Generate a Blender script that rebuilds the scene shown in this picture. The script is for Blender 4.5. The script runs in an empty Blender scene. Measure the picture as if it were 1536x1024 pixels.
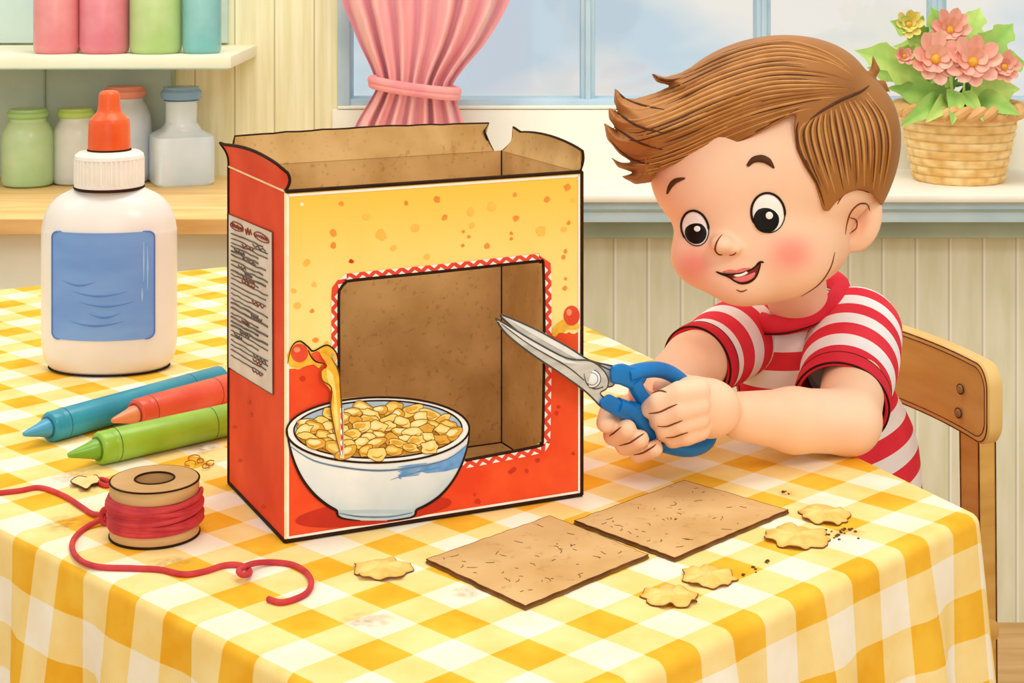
import bpy, bmesh, math, random
import numpy as np
from mathutils import Vector, Matrix
from mathutils.bvhtree import BVHTree

random.seed(7)
C = bpy.context.scene.collection
F, HC, T, HY = 2560.0, 0.45, 0.70, -100.0     # focal length in px, eye height above table, table height, horizon row
CAM = Vector((0, 0, T + HC))
PI = math.pi


def P(px, py, Y):
    return Vector(((px - 768) / F * Y, Y, CAM.z - (py - HY) / F * Y))


def TB(px, py, h=0.0):
    """the point on the table (or h above it) seen at a pixel"""
    return P(px, py, F * (HC - h) / (py - HY))


def lin(h):
    h = h.lstrip('#')
    r = []
    for i in (0, 2, 4):
        c = int(h[i:i + 2], 16) / 255
        r.append(c / 12.92 if c <= 0.04045 else ((c + 0.055) / 1.055) ** 2.4)
    return r


# ------------------------------------------------------------------ objects
ORG = {}


def thing(name, label, cat, loc=(0, 0, 0), rotz=0.0, group=None):
    o = bpy.data.objects.new(name, None)
    C.objects.link(o)
    o.empty_display_size = 0.02
    o.location = loc
    o.rotation_euler = (0, 0, rotz)
    o['label'] = label
    o['category'] = cat
    if group:
        o['group'] = group
    ORG[o.name] = Matrix.Translation(Vector(loc)) @ Matrix.Rotation(rotz, 4, 'Z')
    return o


def tag(o, label=None, cat=None, group=None, kind=None):
    for k, v in (('label', label), ('category', cat), ('group', group), ('kind', kind)):
        if v:
            o[k] = v
    return o


class MB:
    def __init__(s):
        s.v, s.f, s.m, s.s = [], [], [], []
        s.at = {}

    def add(s, vs, fs, mi=0, smooth=True, **at):
        b = len(s.v)
        s.v += [tuple(x) for x in vs]
        for f in fs:
            s.f.append(tuple(b + i for i in f))
            s.m.append(mi)
            s.s.append(smooth)
        for k, vals in at.items():
            d = s.at.setdefault(k, {})
            for i, x in enumerate(vals):
                d[b + i] = x
        return b

    def addbm(s, bm, mi=0, smooth=False):
        bm.verts.index_update()
        s.add([v.co for v in bm.verts], [[v.index for v in f.verts] for f in bm.faces], mi, smooth)
        bm.free()

    def box(s, c, size, rotz=0.0, bev=0.0, mi=0, mtx=None, seg=2):
        bm = bmesh.new()
        bmesh.ops.create_cube(bm, size=1.0)
        for v in bm.verts:
            v.co = Vector((v.co.x * size[0], v.co.y * size[1], v.co.z * size[2]))
        if bev:
            bmesh.ops.bevel(bm, geom=bm.edges[:], offset=bev, segments=seg, profile=0.5, affect='EDGES')
        M = Matrix.Translation(Vector(c)) @ Matrix.Rotation(rotz, 4, 'Z')
        if mtx is not None:
            M = mtx
        bmesh.ops.transform(bm, matrix=M, verts=bm.verts)
        s.addbm(bm, mi, False)

    def tube(s, pts, r, mi=0, n=8, closed=False, squash=None):
        pts = [Vector(p) for p in pts]
        N = len(pts)
        rr = [r] * N if not hasattr(r, '__len__') else list(r)
        if len(rr) != N:
            rr = list(np.interp(np.linspace(0, 1, N), np.linspace(0, 1, len(rr)), rr))
        tang = []
        for i in range(N):
            if closed:
                t = pts[(i + 1) % N] - pts[i - 1]
            else:
                t = pts[min(i + 1, N - 1)] - pts[max(i - 1, 0)]
            tang.append(t.normalized() if t.length > 1e-12 else Vector((0, 0, 1)))
        a = Vector((0, 0, 1)) if abs(tang[0].z) < 0.9 else Vector((1, 0, 0))
        nrm = (a - tang[0] * a.dot(tang[0])).normalized()
        vs = []
        for i in range(N):
            nrm = nrm - tang[i] * nrm.dot(tang[i])
            nrm = nrm.normalized() if nrm.length > 1e-9 else Vector((1, 0, 0))
            b = tang[i].cross(nrm)
            for k in range(n):
                an = 2 * PI * k / n
                vs.append(pts[i] + (nrm * math.cos(an) + b * math.sin(an)) * rr[i])
        fs = []
        for i in range(N if closed else N - 1):
            j = (i + 1) % N
            for k in range(n):
                l = (k + 1) % n
                fs.append((i * n + k, i * n + l, j * n + l, j * n + k))
        if not closed:
            fs.append(tuple(range(n - 1, -1, -1)))
            fs.append(tuple((N - 1) * n + k for k in range(n)))
        s.add(vs, fs, mi, True)

    def lathe(s, prof, c=(0, 0, 0), n=48, mi=0, sx=1.0, sy=1.0, shape=None, rotz=0.0, cap0=True, cap1=True, smooth=True):
        c = Vector(c)
        vs = []
        for (r, z) in prof:
            for k in range(n):
                an = 2 * PI * k / n
                q = r * (shape(an, z) if shape else 1.0)
                x, y = q * math.cos(an) * sx, q * math.sin(an) * sy
                vs.append(c + Vector((x * math.cos(rotz) - y * math.sin(rotz), x * math.sin(rotz) + y * math.cos(rotz), z)))
        fs = []
        for i in range(len(prof) - 1):
            for k in range(n):
                l = (k + 1) % n
                fs.append((i * n + k, i * n + l, (i + 1) * n + l, (i + 1) * n + k))
        if cap0:
            fs.append(tuple(range(n - 1, -1, -1)))
        if cap1:
            fs.append(tuple((len(prof) - 1) * n + k for k in range(n)))
        s.add(vs, fs, mi, smooth)

    def poly(s, pts, th, mi=0, mi_side=None, holes=()):
        """flat outline (with holes) given as 3-D points, thickened along the vector th"""
        bm = bmesh.new()
        es, loops = [], []
        for lp in [pts] + list(holes):
            vs = [bm.verts.new(Vector(p)) for p in lp]
            loops.append(len(vs))
            es += [bm.edges.new((vs[i], vs[(i + 1) % len(vs)])) for i in range(len(vs))]
        bmesh.ops.triangle_fill(bm, edges=es, use_beauty=True)
        bm.verts.index_update()
        top = [v.co.copy() for v in bm.verts]
        fc = [[v.index for v in f.verts] for f in bm.faces]
        th = Vector(th)
        if fc:
            nn = sum(((top[f[1]] - top[f[0]]).cross(top[f[2]] - top[f[0]]) for f in fc), Vector())
            if nn.dot(th) > 0:
                fc = [f[::-1] for f in fc]
        bm.free()
        N = len(top)
        s.add(top, fc, mi, False)
        s.add([p + th for p in top], [f[::-1] for f in fc], mi if mi_side is None else mi_side, False)
        b0 = 0
        for L in loops:
            lp = top[b0:b0 + L]
            s.add(lp + [p + th for p in lp], [(i, (i + 1) % L, L + (i + 1) % L, L + i) for i in range(L)], mi if mi_side is None else mi_side, False)
            b0 += L

    def build(s, name, mats, parent=None, sharp=40, world=True, origin=None):
        me = bpy.data.meshes.new(name)
        vs = s.v
        o = bpy.data.objects.new(name, me)
        C.objects.link(o)
        M = None
        if parent is not None:
            o.parent = parent
            M = ORG.get(parent.name)
            ORG[o.name] = M
        elif origin is not None:
            M = Matrix.Translation(Vector(origin))
            o.location = origin
            ORG[o.name] = M
        if M is not None and world:
            Mi = M.inverted()
            vs = [Mi @ Vector(v) for v in vs]
        me.from_pydata([tuple(v) for v in vs], [], s.f)
        for m in (mats if isinstance(mats, (list, tuple)) else [mats]):
            me.materials.append(m)
        me.polygons.foreach_set('material_index', s.m)
        me.polygons.foreach_set('use_smooth', s.s)
        for k, d in s.at.items():
            first = next(iter(d.values()))
            if hasattr(first, '__len__'):
                a = me.attributes.new(k, 'FLOAT_VECTOR', 'POINT')
                buf = np.zeros((len(vs), 3), np.float32)
                for i, x in d.items():
                    buf[i, :len(x)] = x
                a.data.foreach_set('vector', buf.ravel())
            else:
                a = me.attributes.new(k, 'FLOAT', 'POINT')
                buf = np.zeros(len(vs), np.float32)
                for i, x in d.items():
                    buf[i] = x
                a.data.foreach_set('value', buf)
        me.update()
        if sharp:
            me.set_sharp_from_angle(angle=math.radians(sharp))
        return o


def cat(pts, n=8, closed=False):
    """Catmull-Rom through points (any dimension)"""
    p = [np.array(tuple(q), float) for q in pts]
    N = len(p)
    out = []
    for i in range(N if closed else N - 1):
        if closed:
            a, b, c, d = p[i - 1], p[i], p[(i + 1) % N], p[(i + 2) % N]
        else:
            a, b, c, d = p[max(i - 1, 0)], p[i], p[i + 1], p[min(i + 2, N - 1)]
        for k in range(n):
            t = k / n
            out.append(0.5 * (2 * b + (c - a) * t + (2 * a - 5 * b + 4 * c - d) * t * t + (3 * b - a - 3 * c + d) * t ** 3))
    if not closed:
        out.append(p[-1])
    return [tuple(q) for q in out]


# ------------------------------------------------------------------ materials
def nodes(name):
    m = bpy.data.materials.new(name)
    m.use_nodes = True
    nt = m.node_tree
    b = nt.nodes['Principled BSDF']
    return m, nt, b


def N(nt, t, **kw):
    n = nt.nodes.new(t)
    for k, v in kw.items():
        if k.startswith('i_'):
            key = k[2:]
            n.inputs[int(key) if key.isdigit() else key.replace('_', ' ')].default_value = v
        else:
            setattr(n, k, v)
    return n


def math_(nt, op, a, b=None):
    n = N(nt, 'ShaderNodeMath', operation=op)
    for i, x in enumerate((a, b)):
        if x is None:
            continue
        if isinstance(x, (int, float)):
            n.inputs[i].default_value = x
        else:
            nt.links.new(x, n.inputs[i])
    return n.outputs[0]


def mixc(nt, fac, a, b):
    n = N(nt, 'ShaderNodeMix', data_type='RGBA')
    for sock, x in ((n.inputs['Factor'], fac), (n.inputs['A'], a), (n.inputs['B'], b)):
        pass
    ins = {i.identifier: i for i in n.inputs}
    for key, x in (('Factor_Float', fac), ('A_Color', a), ('B_Color', b)):
        s = ins[key]
        if isinstance(x, str):
            s.default_value = lin(x) + [1]
        elif isinstance(x, (int, float)):
            s.default_value = x
        elif isinstance(x, (list, tuple)):
            s.default_value = list(x)[:3] + [1]
        else:
            nt.links.new(x, s)
    return {o.identifier: o for o in n.outputs}['Result_Color']


def coords(nt, kind='Object', scale=(1, 1, 1)):
    tc = N(nt, 'ShaderNodeTexCoord')
    mp = N(nt, 'ShaderNodeMapping')
    mp.inputs['Scale'].default_value = scale
    nt.links.new(tc.outputs[kind], mp.inputs['Vector'])
    return mp.outputs[0]


def noise(nt, scale, vec=None, detail=3.0, lo=0.35, hi=0.65):
    n = N(nt, 'ShaderNodeTexNoise')
    n.inputs['Scale'].default_value = scale
    n.inputs['Detail'].default_value = detail
    if vec is not None:
        nt.links.new(vec, n.inputs['Vector'])
    r = N(nt, 'ShaderNodeMapRange')
    r.inputs[1].default_value = lo
    r.inputs[2].default_value = hi
    nt.links.new(n.outputs[0], r.inputs[0])
    return r.outputs[0]


def attr(nt, name, out='Fac'):
    a = N(nt, 'ShaderNodeAttribute', attribute_name=name)
    return a.outputs[out]


def mat(name, col, dark=None, scale=40, rough=0.6, spec=0.25, stretch=(1, 1, 1), bump=0.0, alpha=1.0, coat=0.0, grain=0.0, graincol=None):
    """paint-like colour mottled by noise between col and dark"""
    m, nt, b = nodes(name)
    v = coords(nt, 'Object', stretch)
    f = noise(nt, scale, v)
    dk = dark if dark else [c * 0.90 for c in lin(col)]
    c = mixc(nt, f, col, dk)
    if grain:
        g = noise(nt, scale * 9, v, 2, 0.6, 0.75)
        c = mixc(nt, math_(nt, 'MULTIPLY', g, grain), c, graincol or dk)
    nt.links.new(c, b.inputs['Base Color'])
    b.inputs['Roughness'].default_value = rough
    b.inputs['Specular IOR Level'].default_value = spec
    b.inputs['Coat Weight'].default_value = coat
    b.inputs['Coat Roughness'].default_value = 0.15
    if bump:
        bp = N(nt, 'ShaderNodeBump')
        bp.inputs['Strength'].default_value = bump
        bp.inputs['Distance'].default_value = 0.002
        nt.links.new(noise(nt, scale * 4, v), bp.inputs['Height'])
        nt.links.new(bp.outputs[0], b.inputs['Normal'])
    if alpha < 1:
        out = nt.nodes['Material Output']
        tr = N(nt, 'ShaderNodeBsdfTransparent')
        mx = N(nt, 'ShaderNodeMixShader')
        mx.inputs[0].default_value = alpha
        nt.links.new(tr.outputs[0], mx.inputs[1])
        nt.links.new(b.outputs[0], mx.inputs[2])
        nt.links.new(mx.outputs[0], out.inputs['Surface'])
    return m


INK = mat('ink_brown', '#2B160B', '#3A2012', 60, 0.7, 0.1)
SOFTINK = mat('soft_brown_line', '#7A4A22', '#5E3516', 60, 0.7, 0.1)
CREAM = mat('cream_edge_and_highlight', '#FCE9B8', '#F7D99A', 60)


# ------------------------------------------------------------------ signed distance modelling
class Field:
    def __init__(s, lo, hi, h):
        s.lo = np.array(lo, float)
        s.h = h
        s.n = [int(math.ceil((hi[i] - lo[i]) / h)) + 1 for i in range(3)]
        s.d = np.full(s.n, 9.0, np.float32)

    def sub(s, lo, hi):
        sl, ax = [], []
        for i in range(3):
            a = max(0, int((lo[i] - s.lo[i]) / s.h) - 1)
            b = min(s.n[i], int((hi[i] - s.lo[i]) / s.h) + 3)
            if b <= a:
                return None, None
            sl.append(slice(a, b))
            ax.append((s.lo[i] + s.h * np.arange(a, b)).astype(np.float32))
        return tuple(sl), (ax[0][:, None, None], ax[1][None, :, None], ax[2][None, None, :])

    def merge(s, sl, d, k, op):
        a = s.d[sl]
        if op == 'sub':
            d = -d
            h = np.clip(0.5 - 0.5 * (d - a) / k, 0, 1) if k else None
            s.d[sl] = (a * h + d * (1 - h) + k * h * (1 - h)) if k else np.maximum(a, d)
            if k:
                hh = np.clip(0.5 - 0.5 * (a - d) / k, 0, 1)
                s.d[sl] = a * (1 - hh) + d * hh + k * hh * (1 - hh)
            return
        if k:
            h = np.clip(0.5 + 0.5 * (d - a) / k, 0, 1)
            s.d[sl] = d * (1 - h) + a * h - k * h * (1 - h)
        else:
            s.d[sl] = np.minimum(a, d)

    def ell(s, c, r, k=0.006, R=None, op='add'):
        m = max(r) + 2 * k + 3 * s.h
        sl, (X, Y, Z) = s.sub([q - m for q in c], [q + m for q in c])
        if sl is None:
            return
        x, y, z = X - c[0], Y - c[1], Z - c[2]
        if R is not None:
            x, y, z = (R[0][0] * x + R[1][0] * y + R[2][0] * z, R[0][1] * x + R[1][1] * y + R[2][1] * z, R[0][2] * x + R[1][2] * y + R[2][2] * z)
        k0 = np.sqrt((x / r[0]) ** 2 + (y / r[1]) ** 2 + (z / r[2]) ** 2)
        k1 = np.sqrt((x / r[0] ** 2) ** 2 + (y / r[1] ** 2) ** 2 + (z / r[2] ** 2) ** 2) + 1e-9
        s.merge(sl, k0 * (k0 - 1) / k1, k, op)

    def cap(s, a, b, ra, rb, k=0.006, op='add'):
        a, b = np.array(a, float), np.array(b, float)
        m = max(ra, rb) + 2 * k + 3 * s.h
        sl, (X, Y, Z) = s.sub(np.minimum(a, b) - m, np.maximum(a, b) + m)
        if sl is None:
            return
        ba = b - a
        x, y, z = X - a[0], Y - a[1], Z - a[2]
        t = np.clip((x * ba[0] + y * ba[1] + z * ba[2]) / max(1e-12, ba @ ba), 0, 1)
        d = np.sqrt((x - t * ba[0]) ** 2 + (y - t * ba[1]) ** 2 + (z - t * ba[2]) ** 2) - (ra + (rb - ra) * t)
        s.merge(sl, d, k, op)

    def chain(s, pts, rs, k=0.006, op='add'):
        for i in range(len(pts) - 1):
            s.cap(pts[i], pts[i + 1], rs[i], rs[i + 1], k, op)

    def mesh(s, it=3):
        d = s.d
        I = d < 0
        c = np.zeros([q - 1 for q in s.n], np.int8)
        cor = [(i, j, k) for i in (0, 1) for j in (0, 1) for k in (0, 1)]
        n = [q - 1 for q in s.n]
        for (i, j, k) in cor:
            c += I[i:i + n[0], j:j + n[1], k:k + n[2]]
        act = (c > 0) & (c < 8)
        ijk = np.argwhere(act)
        idx = np.full(n, -1, np.int32)
        idx[act] = np.arange(len(ijk))
        acc = np.zeros((len(ijk), 3))
        cnt = np.zeros(len(ijk))
        for a in cor:
            for ax in range(3):
                if a[ax]:
                    continue
                b = list(a)
                b[ax] = 1
                pa, pb = ijk + np.array(a), ijk + np.array(b)
                da, db = d[pa[:, 0], pa[:, 1], pa[:, 2]], d[pb[:, 0], pb[:, 1], pb[:, 2]]
                mk = (da < 0) != (db < 0)
                t = np.clip(da / np.where(np.abs(da - db) < 1e-9, 1e-9, da - db), 0, 1)
                q = np.array(a, float)[None] + (np.array(b, float) - np.array(a))[None] * t[:, None]
                acc[mk] += q[mk]
                cnt[mk] += 1
        V = s.lo + s.h * (ijk + acc / cnt[:, None])
        fs = []
        for ax in range(3):
            u, w = (ax + 1) % 3, (ax + 2) % 3
            lo_ = [slice(1, -1)] * 3
            hi_ = [slice(1, -1)] * 3
            lo_[ax], hi_[ax] = slice(0, -1), slice(1, None)
            A, B = I[tuple(lo_)], I[tuple(hi_)]
            for inside, sgn in ((A & ~B, 1), (~A & B, -1)):
                e = np.argwhere(inside)
                if not len(e):
                    continue
                off = np.ones(3, int)
                off[ax] = 0
                e = e + off
                q = []
                for (du, dw) in ((-1, -1), (0, -1), (0, 0), (-1, 0)):
                    g = e.copy()
                    g[:, u] += du
                    g[:, w] += dw
                    q.append(idx[g[:, 0], g[:, 1], g[:, 2]])
                q = np.stack(q, 1)
                fs.append(q if sgn > 0 else q[:, ::-1])
        Q = np.concatenate(fs)
        E = np.concatenate([Q[:, [0, 1]], Q[:, [1, 2]], Q[:, [2, 3]], Q[:, [3, 0]]])
        n_ = len(V)
        deg = np.bincount(E[:, 0], minlength=n_) + np.bincount(E[:, 1], minlength=n_)
        for q in range(it):
            S = np.zeros_like(V)
            for k in range(3):
                S[:, k] = np.bincount(E[:, 0], V[E[:, 1], k], n_) + np.bincount(E[:, 1], V[E[:, 0], k], n_)
            V = V + 0.55 * (S / np.maximum(deg, 1)[:, None] - V)
        return V, Q


def bvh_of(V, Q):
    return BVHTree.FromPolygons([tuple(v) for v in V], [tuple(int(i) for i in q) for q in Q])


def hit(bvh, px, py):
    d = (P(px, py, 1.0) - CAM).normalized()
    loc, nr, i, dist = bvh.ray_cast(CAM, d)
    if loc is None:
        return None, None
    if nr.dot(d) > 0:
        nr = -nr
    return loc, nr


def on(bvh, pts, off=0.0005):
    out = []
    for (x, y) in pts:
        l, n = hit(bvh, x, y)
        if l is not None:
            out.append(l + n * off)
    return out


def inkline(mb, bvh, pts, r, mi, off=0.0002, n=6, taper=True, closed=False):
    w = on(bvh, cat(pts, n, closed), off)
    if len(w) < 3:
        return
    rr = [max(r * 0.25, r * math.sin(PI * min(1, max(0, (i + 0.4) / len(w)))) ** 0.6) for i in range(len(w))] if taper and not closed else r
    mb.tube(w, rr, mi, 6, closed)


def patch(mb, bvh, outline, off, dome, mi, rings=6):
    """a thin domed disc lying on a surface, its outline given as seen from the front"""
    ol = np.array(outline, float)
    c = ol.mean(0)
    vs, ok = [], True
    l, n0 = hit(bvh, *c)
    if l is None:
        return
    lastl = l
    vs.append(l + n0 * (off + dome))
    K = len(ol)
    for r in range(1, rings + 1):
        t = r / rings
        for k in range(K):
            q = c + (ol[k] - c) * t
            l2, n2 = hit(bvh, *q)
            if l2 is None:
                l2, n2 = lastl, n0
            lastl = l2
            vs.append(l2 + n2 * (off + dome * (1 - t * t)) if t < 1 else l2 + n2 * (off - 0.0008))
    fs = [(0, 1 + (k + 1) % K, 1 + k) for k in range(K)]
    for r in range(rings - 1):
        for k in range(K):
            l_ = (k + 1) % K
            a = 1 + r * K
            fs.append((a + k, a + l_, a + K + l_, a + K + k))
    fx = []
    for f in fs:
        A, B, D = vs[f[0]], vs[f[1]], vs[f[2]]
        fx.append(f if (B - A).cross(D - A).dot(CAM - A) > 0 else f[::-1])
    mb.add(vs, fx, mi, True)


def ellipse(cx, cy, rx, ry, rot=0, n=32):
    a = math.radians(rot)
    return [(cx + rx * math.cos(t) * math.cos(a) - ry * math.sin(t) * math.sin(a), cy + rx * math.cos(t) * math.sin(a) + ry * math.sin(t) * math.cos(a)) for t in [2 * PI * k / n for k in range(n)]]
# ================================================================== camera, light, sky
cd = bpy.data.cameras.new('camera')
cam = bpy.data.objects.new('camera', cd)
C.objects.link(cam)
cam.location = CAM
cam.rotation_euler = (PI / 2, 0, 0)
cd.sensor_fit = 'HORIZONTAL'
cd.sensor_width = 36
cd.lens = F / 1536 * 36
cd.shift_y = -(512 - HY) / 1536
cd.clip_start = 0.05
sc = bpy.context.scene
sc.camera = cam
sc.view_settings.view_transform = 'Standard'
sc.view_settings.look = 'None'
sc.view_settings.exposure = -0.07
sc.view_settings.gamma = 1

w = bpy.data.worlds.new('sky')
sc.world = w
w.use_nodes = True
nt = w.node_tree
bg = nt.nodes['Background']
v = coords(nt, 'Generated', (1, 1, 2.2))
f = noise(nt, 5.5, v, 4, 0.36, 0.54)
col = mixc(nt, f, '#CFE4F0', '#FFFAF0')
nt.links.new(col, bg.inputs['Color'])
bg.inputs['Strength'].default_value = 0.92


def area(name, loc, aim, size, power, colr):
    l = bpy.data.lights.new(name, 'AREA')
    l.shape = 'DISK'
    l.size = size
    l.energy = power
    l.color = colr
    o = bpy.data.objects.new(name, l)
    C.objects.link(o)
    o.location = loc
    o.rotation_euler = (Vector(aim) - Vector(loc)).to_track_quat('-Z', 'Y').to_euler()


area('key_light', (0.95, -0.1, 2.5), (0, 1.4, 0.75), 0.7, 15, (1, 0.93, 0.82))
area('front_fill', (-0.35, -0.9, 1.45), (0, 1.4, 0.8), 1.3, 8.5, (1, 0.95, 0.88))  # unseen fill added to lighten the box interior and upright faces
area('wall_fill', (0.0, 1.9, 3.0), (0.1, 3.0, 0.7), 1.5, 29, (1, 0.95, 0.87))  # no lamp of the room: added fill that pales the back wall
area('left_wall_fill', (-1.3, 1.7, 1.9), (-0.75, 3.0, 0.8), 0.9, 5, (1, 0.97, 0.92))  # second added fill, unseen, to lift the jars and shelf

# ================================================================== the room
WY = 3.05
B_WALL, nt, b = nodes('pale_board_wall')
v = coords(nt, 'Object')
sx = N(nt, 'ShaderNodeSeparateXYZ')
nt.links.new(v, sx.inputs[0])
fr = math_(nt, 'FRACT', math_(nt, 'DIVIDE', sx.outputs[0], 0.071))
line = math_(nt, 'LESS_THAN', fr, 0.045)
streak = noise(nt, 6, coords(nt, 'Object', (14, 1, 0.7)), 4)
c = mixc(nt, streak, '#F3EDCB', '#E4DCAE')
c = mixc(nt, math_(nt, 'MULTIPLY', line, 0.75), c, '#B9AD86')
nt.links.new(c, b.inputs['Base Color'])
b.inputs['Roughness'].default_value = 0.8
b.inputs['Specular IOR Level'].default_value = 0.1

WAIN, nt, b = nodes('pale_green_wainscot')
v = coords(nt, 'Object')
sx = N(nt, 'ShaderNodeSeparateXYZ')
nt.links.new(v, sx.inputs[0])
fr = math_(nt, 'FRACT', math_(nt, 'DIVIDE', sx.outputs[0], 0.056))
line = math_(nt, 'LESS_THAN', fr, 0.05)
line2 = math_(nt, 'LESS_THAN', math_(nt, 'ABSOLUTE', math_(nt, 'SUBTRACT', fr, 0.09)), 0.03)
c = mixc(nt, noise(nt, 7, coords(nt, 'Object', (6, 1, 1))), '#EEEBD2', '#E2DFBE')
c = mixc(nt, line2, c, '#F8F4E2')
c = mixc(nt, math_(nt, 'MULTIPLY', line, 0.7), c, '#C3C2AC')
nt.links.new(c, b.inputs['Base Color'])
b.inputs['Roughness'].default_value = 0.8
b.inputs['Specular IOR Level'].default_value = 0.1

PALEBLUE = mat('pale_blue_paint', '#CFE3E8', '#BCD6DE', 8, 0.6)
FRAMEBLUE = mat('window_blue_paint', '#C4DAE6', '#AFCADB', 9, 0.6)
OFFWHITE = mat('off_white_paint', '#F8F3E3', '#EFEAD9', 7, 0.7)
SAGE = mat('sage_paint', '#B4BFA8', '#A2B09A', 9, 0.7)
FLOORM = mat('honey_floor_boards', '#D9B07A', '#C4975F', 4, 0.5, stretch=(1, 9, 1))
GLASS, nt, b = nodes('window_glass')
tr = N(nt, 'ShaderNodeBsdfTransparent')
gl = N(nt, 'ShaderNodeBsdfGlossy')
gl.inputs['Roughness'].default_value = 0.05
mx = N(nt, 'ShaderNodeMixShader')
mx.inputs[0].default_value = 0.05
nt.links.new(tr.outputs[0], mx.inputs[1])
nt.links.new(gl.outputs[0], mx.inputs[2])
nt.links.new(mx.outputs[0], nt.nodes['Material Output'].inputs['Surface'])


def struct(name, mb, mats, parent=None):
    o = mb.build(name, mats, parent)
    if parent is None:
        o['kind'] = 'structure'
    return o


m = MB()
m.box((0, 1.4, -0.02), (9, 6.0, 0.04))
struct('floor', m, FLOORM)
WX0 = (507 - 768) / F * WY            # left side of the window opening
WX1 = 1.35
WZ0, WZ1 = 0.836, 2.0
m = MB()
m.box(((WX0 - 4.5) / 2, WY + 0.05, 1.3), (WX0 + 4.5, 0.1, 2.6))
m.box(((WX1 + 4.5) / 2, WY + 0.05, 1.3), (4.5 - WX1, 0.1, 2.6))
m.box(((WX0 + WX1) / 2, WY + 0.05, 2.3), (WX1 - WX0, 0.1, 0.6))
struct('wall_back', m, B_WALL)
m = MB()
m.box(((-0.305 + 4.5) / 2, WY - 0.1, 0.325), (4.805, 0.2, 0.65), 0, 0)
struct('wall_back_wainscot', m, WAIN)
m = MB()
m.box(((-0.305 + 4.5) / 2, WY - 0.12, 0.666), (4.805, 0.26, 0.034), 0, 0.004)
struct('trim_1', m, SAGE)
m = MB()
m.box(((WX0 + WX1) / 2, WY + 0.02, 0.78), (WX1 - WX0 + 0.02, 0.06, 0.112), 0, 0.003)
struct('trim_2', m, OFFWHITE)
# the sill: pale top, blue front
m = MB()
m.box(((-0.3 + 4.5) / 2, WY - 0.15, 0.7235), (4.81, 0.32, 0.013), 0, 0.004, 0)
m.box(((-0.3 + 4.5) / 2, WY - 0.145, 0.7), (4.80, 0.30, 0.034), 0, 0.003, 1)
m.box(((-0.3 + 4.5) / 2, WY - 0.297, 0.7035), (4.80, 0.005, 0.002), 0, 0, 2)
struct('trim_3', m, [OFFWHITE, PALEBLUE, SAGE])

win = bpy.data.objects.new('window_1', None)
C.objects.link(win)
win['kind'] = 'structure'
win.location = ((WX0 + WX1) / 2, WY, WZ0)
ORG[win.name] = Matrix.Translation(win.location)
m = MB()
z0, z1 = WZ0, WZ1
m.box((WX0 + 0.011, WY + 0.03, (z0 + z1) / 2), (0.022, 0.08, z1 - z0), 0, 0.002)
m.box((WX1 - 0.011, WY + 0.03, (z0 + z1) / 2), (0.022, 0.08, z1 - z0), 0, 0.002)
m.box(((WX0 + WX1) / 2, WY + 0.03, z1 - 0.011), (WX1 - WX0, 0.08, 0.022), 0, 0.002)
m.box(((WX0 + WX1) / 2, WY + 0.03, z0 + 0.009), (WX1 - WX0, 0.07, 0.018), 0, 0.003)
m.box(((WX0 + WX1) / 2, WY - 0.004, z0 + 0.004), (WX1 - WX0, 0.014, 0.006), 0, 0.002, 1)
m.build('window_frame', [FRAMEBLUE, OFFWHITE], win)
mxs = [(882 - 768) / F * WY + k * 0.315 for k in range(-1, 4)]
mxs = [x for x in mxs if WX0 + 0.05 < x < WX1 - 0.05]
for x in mxs:
    m = MB()
    m.box((x, WY + 0.03, (z0 + z1) / 2), (0.026, 0.05, z1 - z0), 0, 0.004)
    m.box((x, WY + 0.002, (z0 + z1) / 2), (0.010, 0.012, z1 - z0), 0, 0.003)
    m.build('muntin', FRAMEBLUE, win)
xs = [WX0 + 0.02] + mxs + [WX1 - 0.02]
for a, b_ in zip(xs[:-1], xs[1:]):
    m = MB()
    m.box(((a + b_) / 2, WY + 0.04, (z0 + z1) / 2), (b_ - a - 0.02, 0.004, z1 - z0 - 0.03))
    m.build('pane', GLASS, win)

# ------------------------------------------------------------------ counter, shelf and jars
WOODTOP = mat('warm_wood_top', '#F6D79A', '#EBBE74', 5, 0.5, stretch=(1, 8, 8))
WOODEDGE = mat('brown_wood_edge', '#E6B877', '#D39C58', 6, 0.5, stretch=(1, 8, 8))
CABM = mat('pale_cabinet_paint', '#F3EFDC', '#E6E4CC', 6, 0.7)
CABG = mat('pale_green_panel', '#E3E5CB', '#D6DABC', 6, 0.7)
CX1 = (452 - 768) / F * 2.62
ct = thing('counter_cabinet', 'pale cream kitchen counter cabinet behind the glue bottle', 'cabinet', (-1.0, 2.83, 0))
m = MB()
m.box(((CX1 - 2.2) / 2, 2.845, 0.345), (CX1 + 2.2, 0.40, 0.69))
m.build('carcass', CABM, ct)
for k in range(4):
    x1 = CX1 - 0.03 - k * 0.42
    m = MB()
    m.box((x1 - 0.195, 2.638, 0.315), (0.39, 0.016, 0.55), 0, 0.004, 0)
    m.box((x1 - 0.195, 2.629, 0.315), (0.29, 0.008, 0.45), 0, 0.003, 1)
    d = m.build('door', [CABM, CABG], ct)
    m = MB()
    m.lathe([(0.004, 0), (0.005, 0.01), (0.010, 0.016), (0.010, 0.02), (0.0, 0.024)], n=16)
    for i, q in enumerate(m.v):
        m.v[i] = (x1 - 0.03 + q[0], 2.632 - q[2], 0.52 + q[1])
    m.build('knob', WOODEDGE, d)
m = MB()
m.box(((CX1 - 2.2) / 2 + 0.01, 2.825, 0.7045), (CX1 + 2.22, 0.45, 0.027), 0, 0.006, 0)
m.box(((CX1 - 2.2) / 2 + 0.01, 2.5985, 0.7035), (CX1 + 2.2, 0.004, 0.022), 0, 0, 1)
wt = m.build('worktop', [WOODTOP, WOODEDGE], origin=((CX1 - 2.2) / 2, 2.825, 0.691))
tag(wt, 'light wooden worktop lying on the pale cabinet, under the lower jars', 'worktop')

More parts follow.
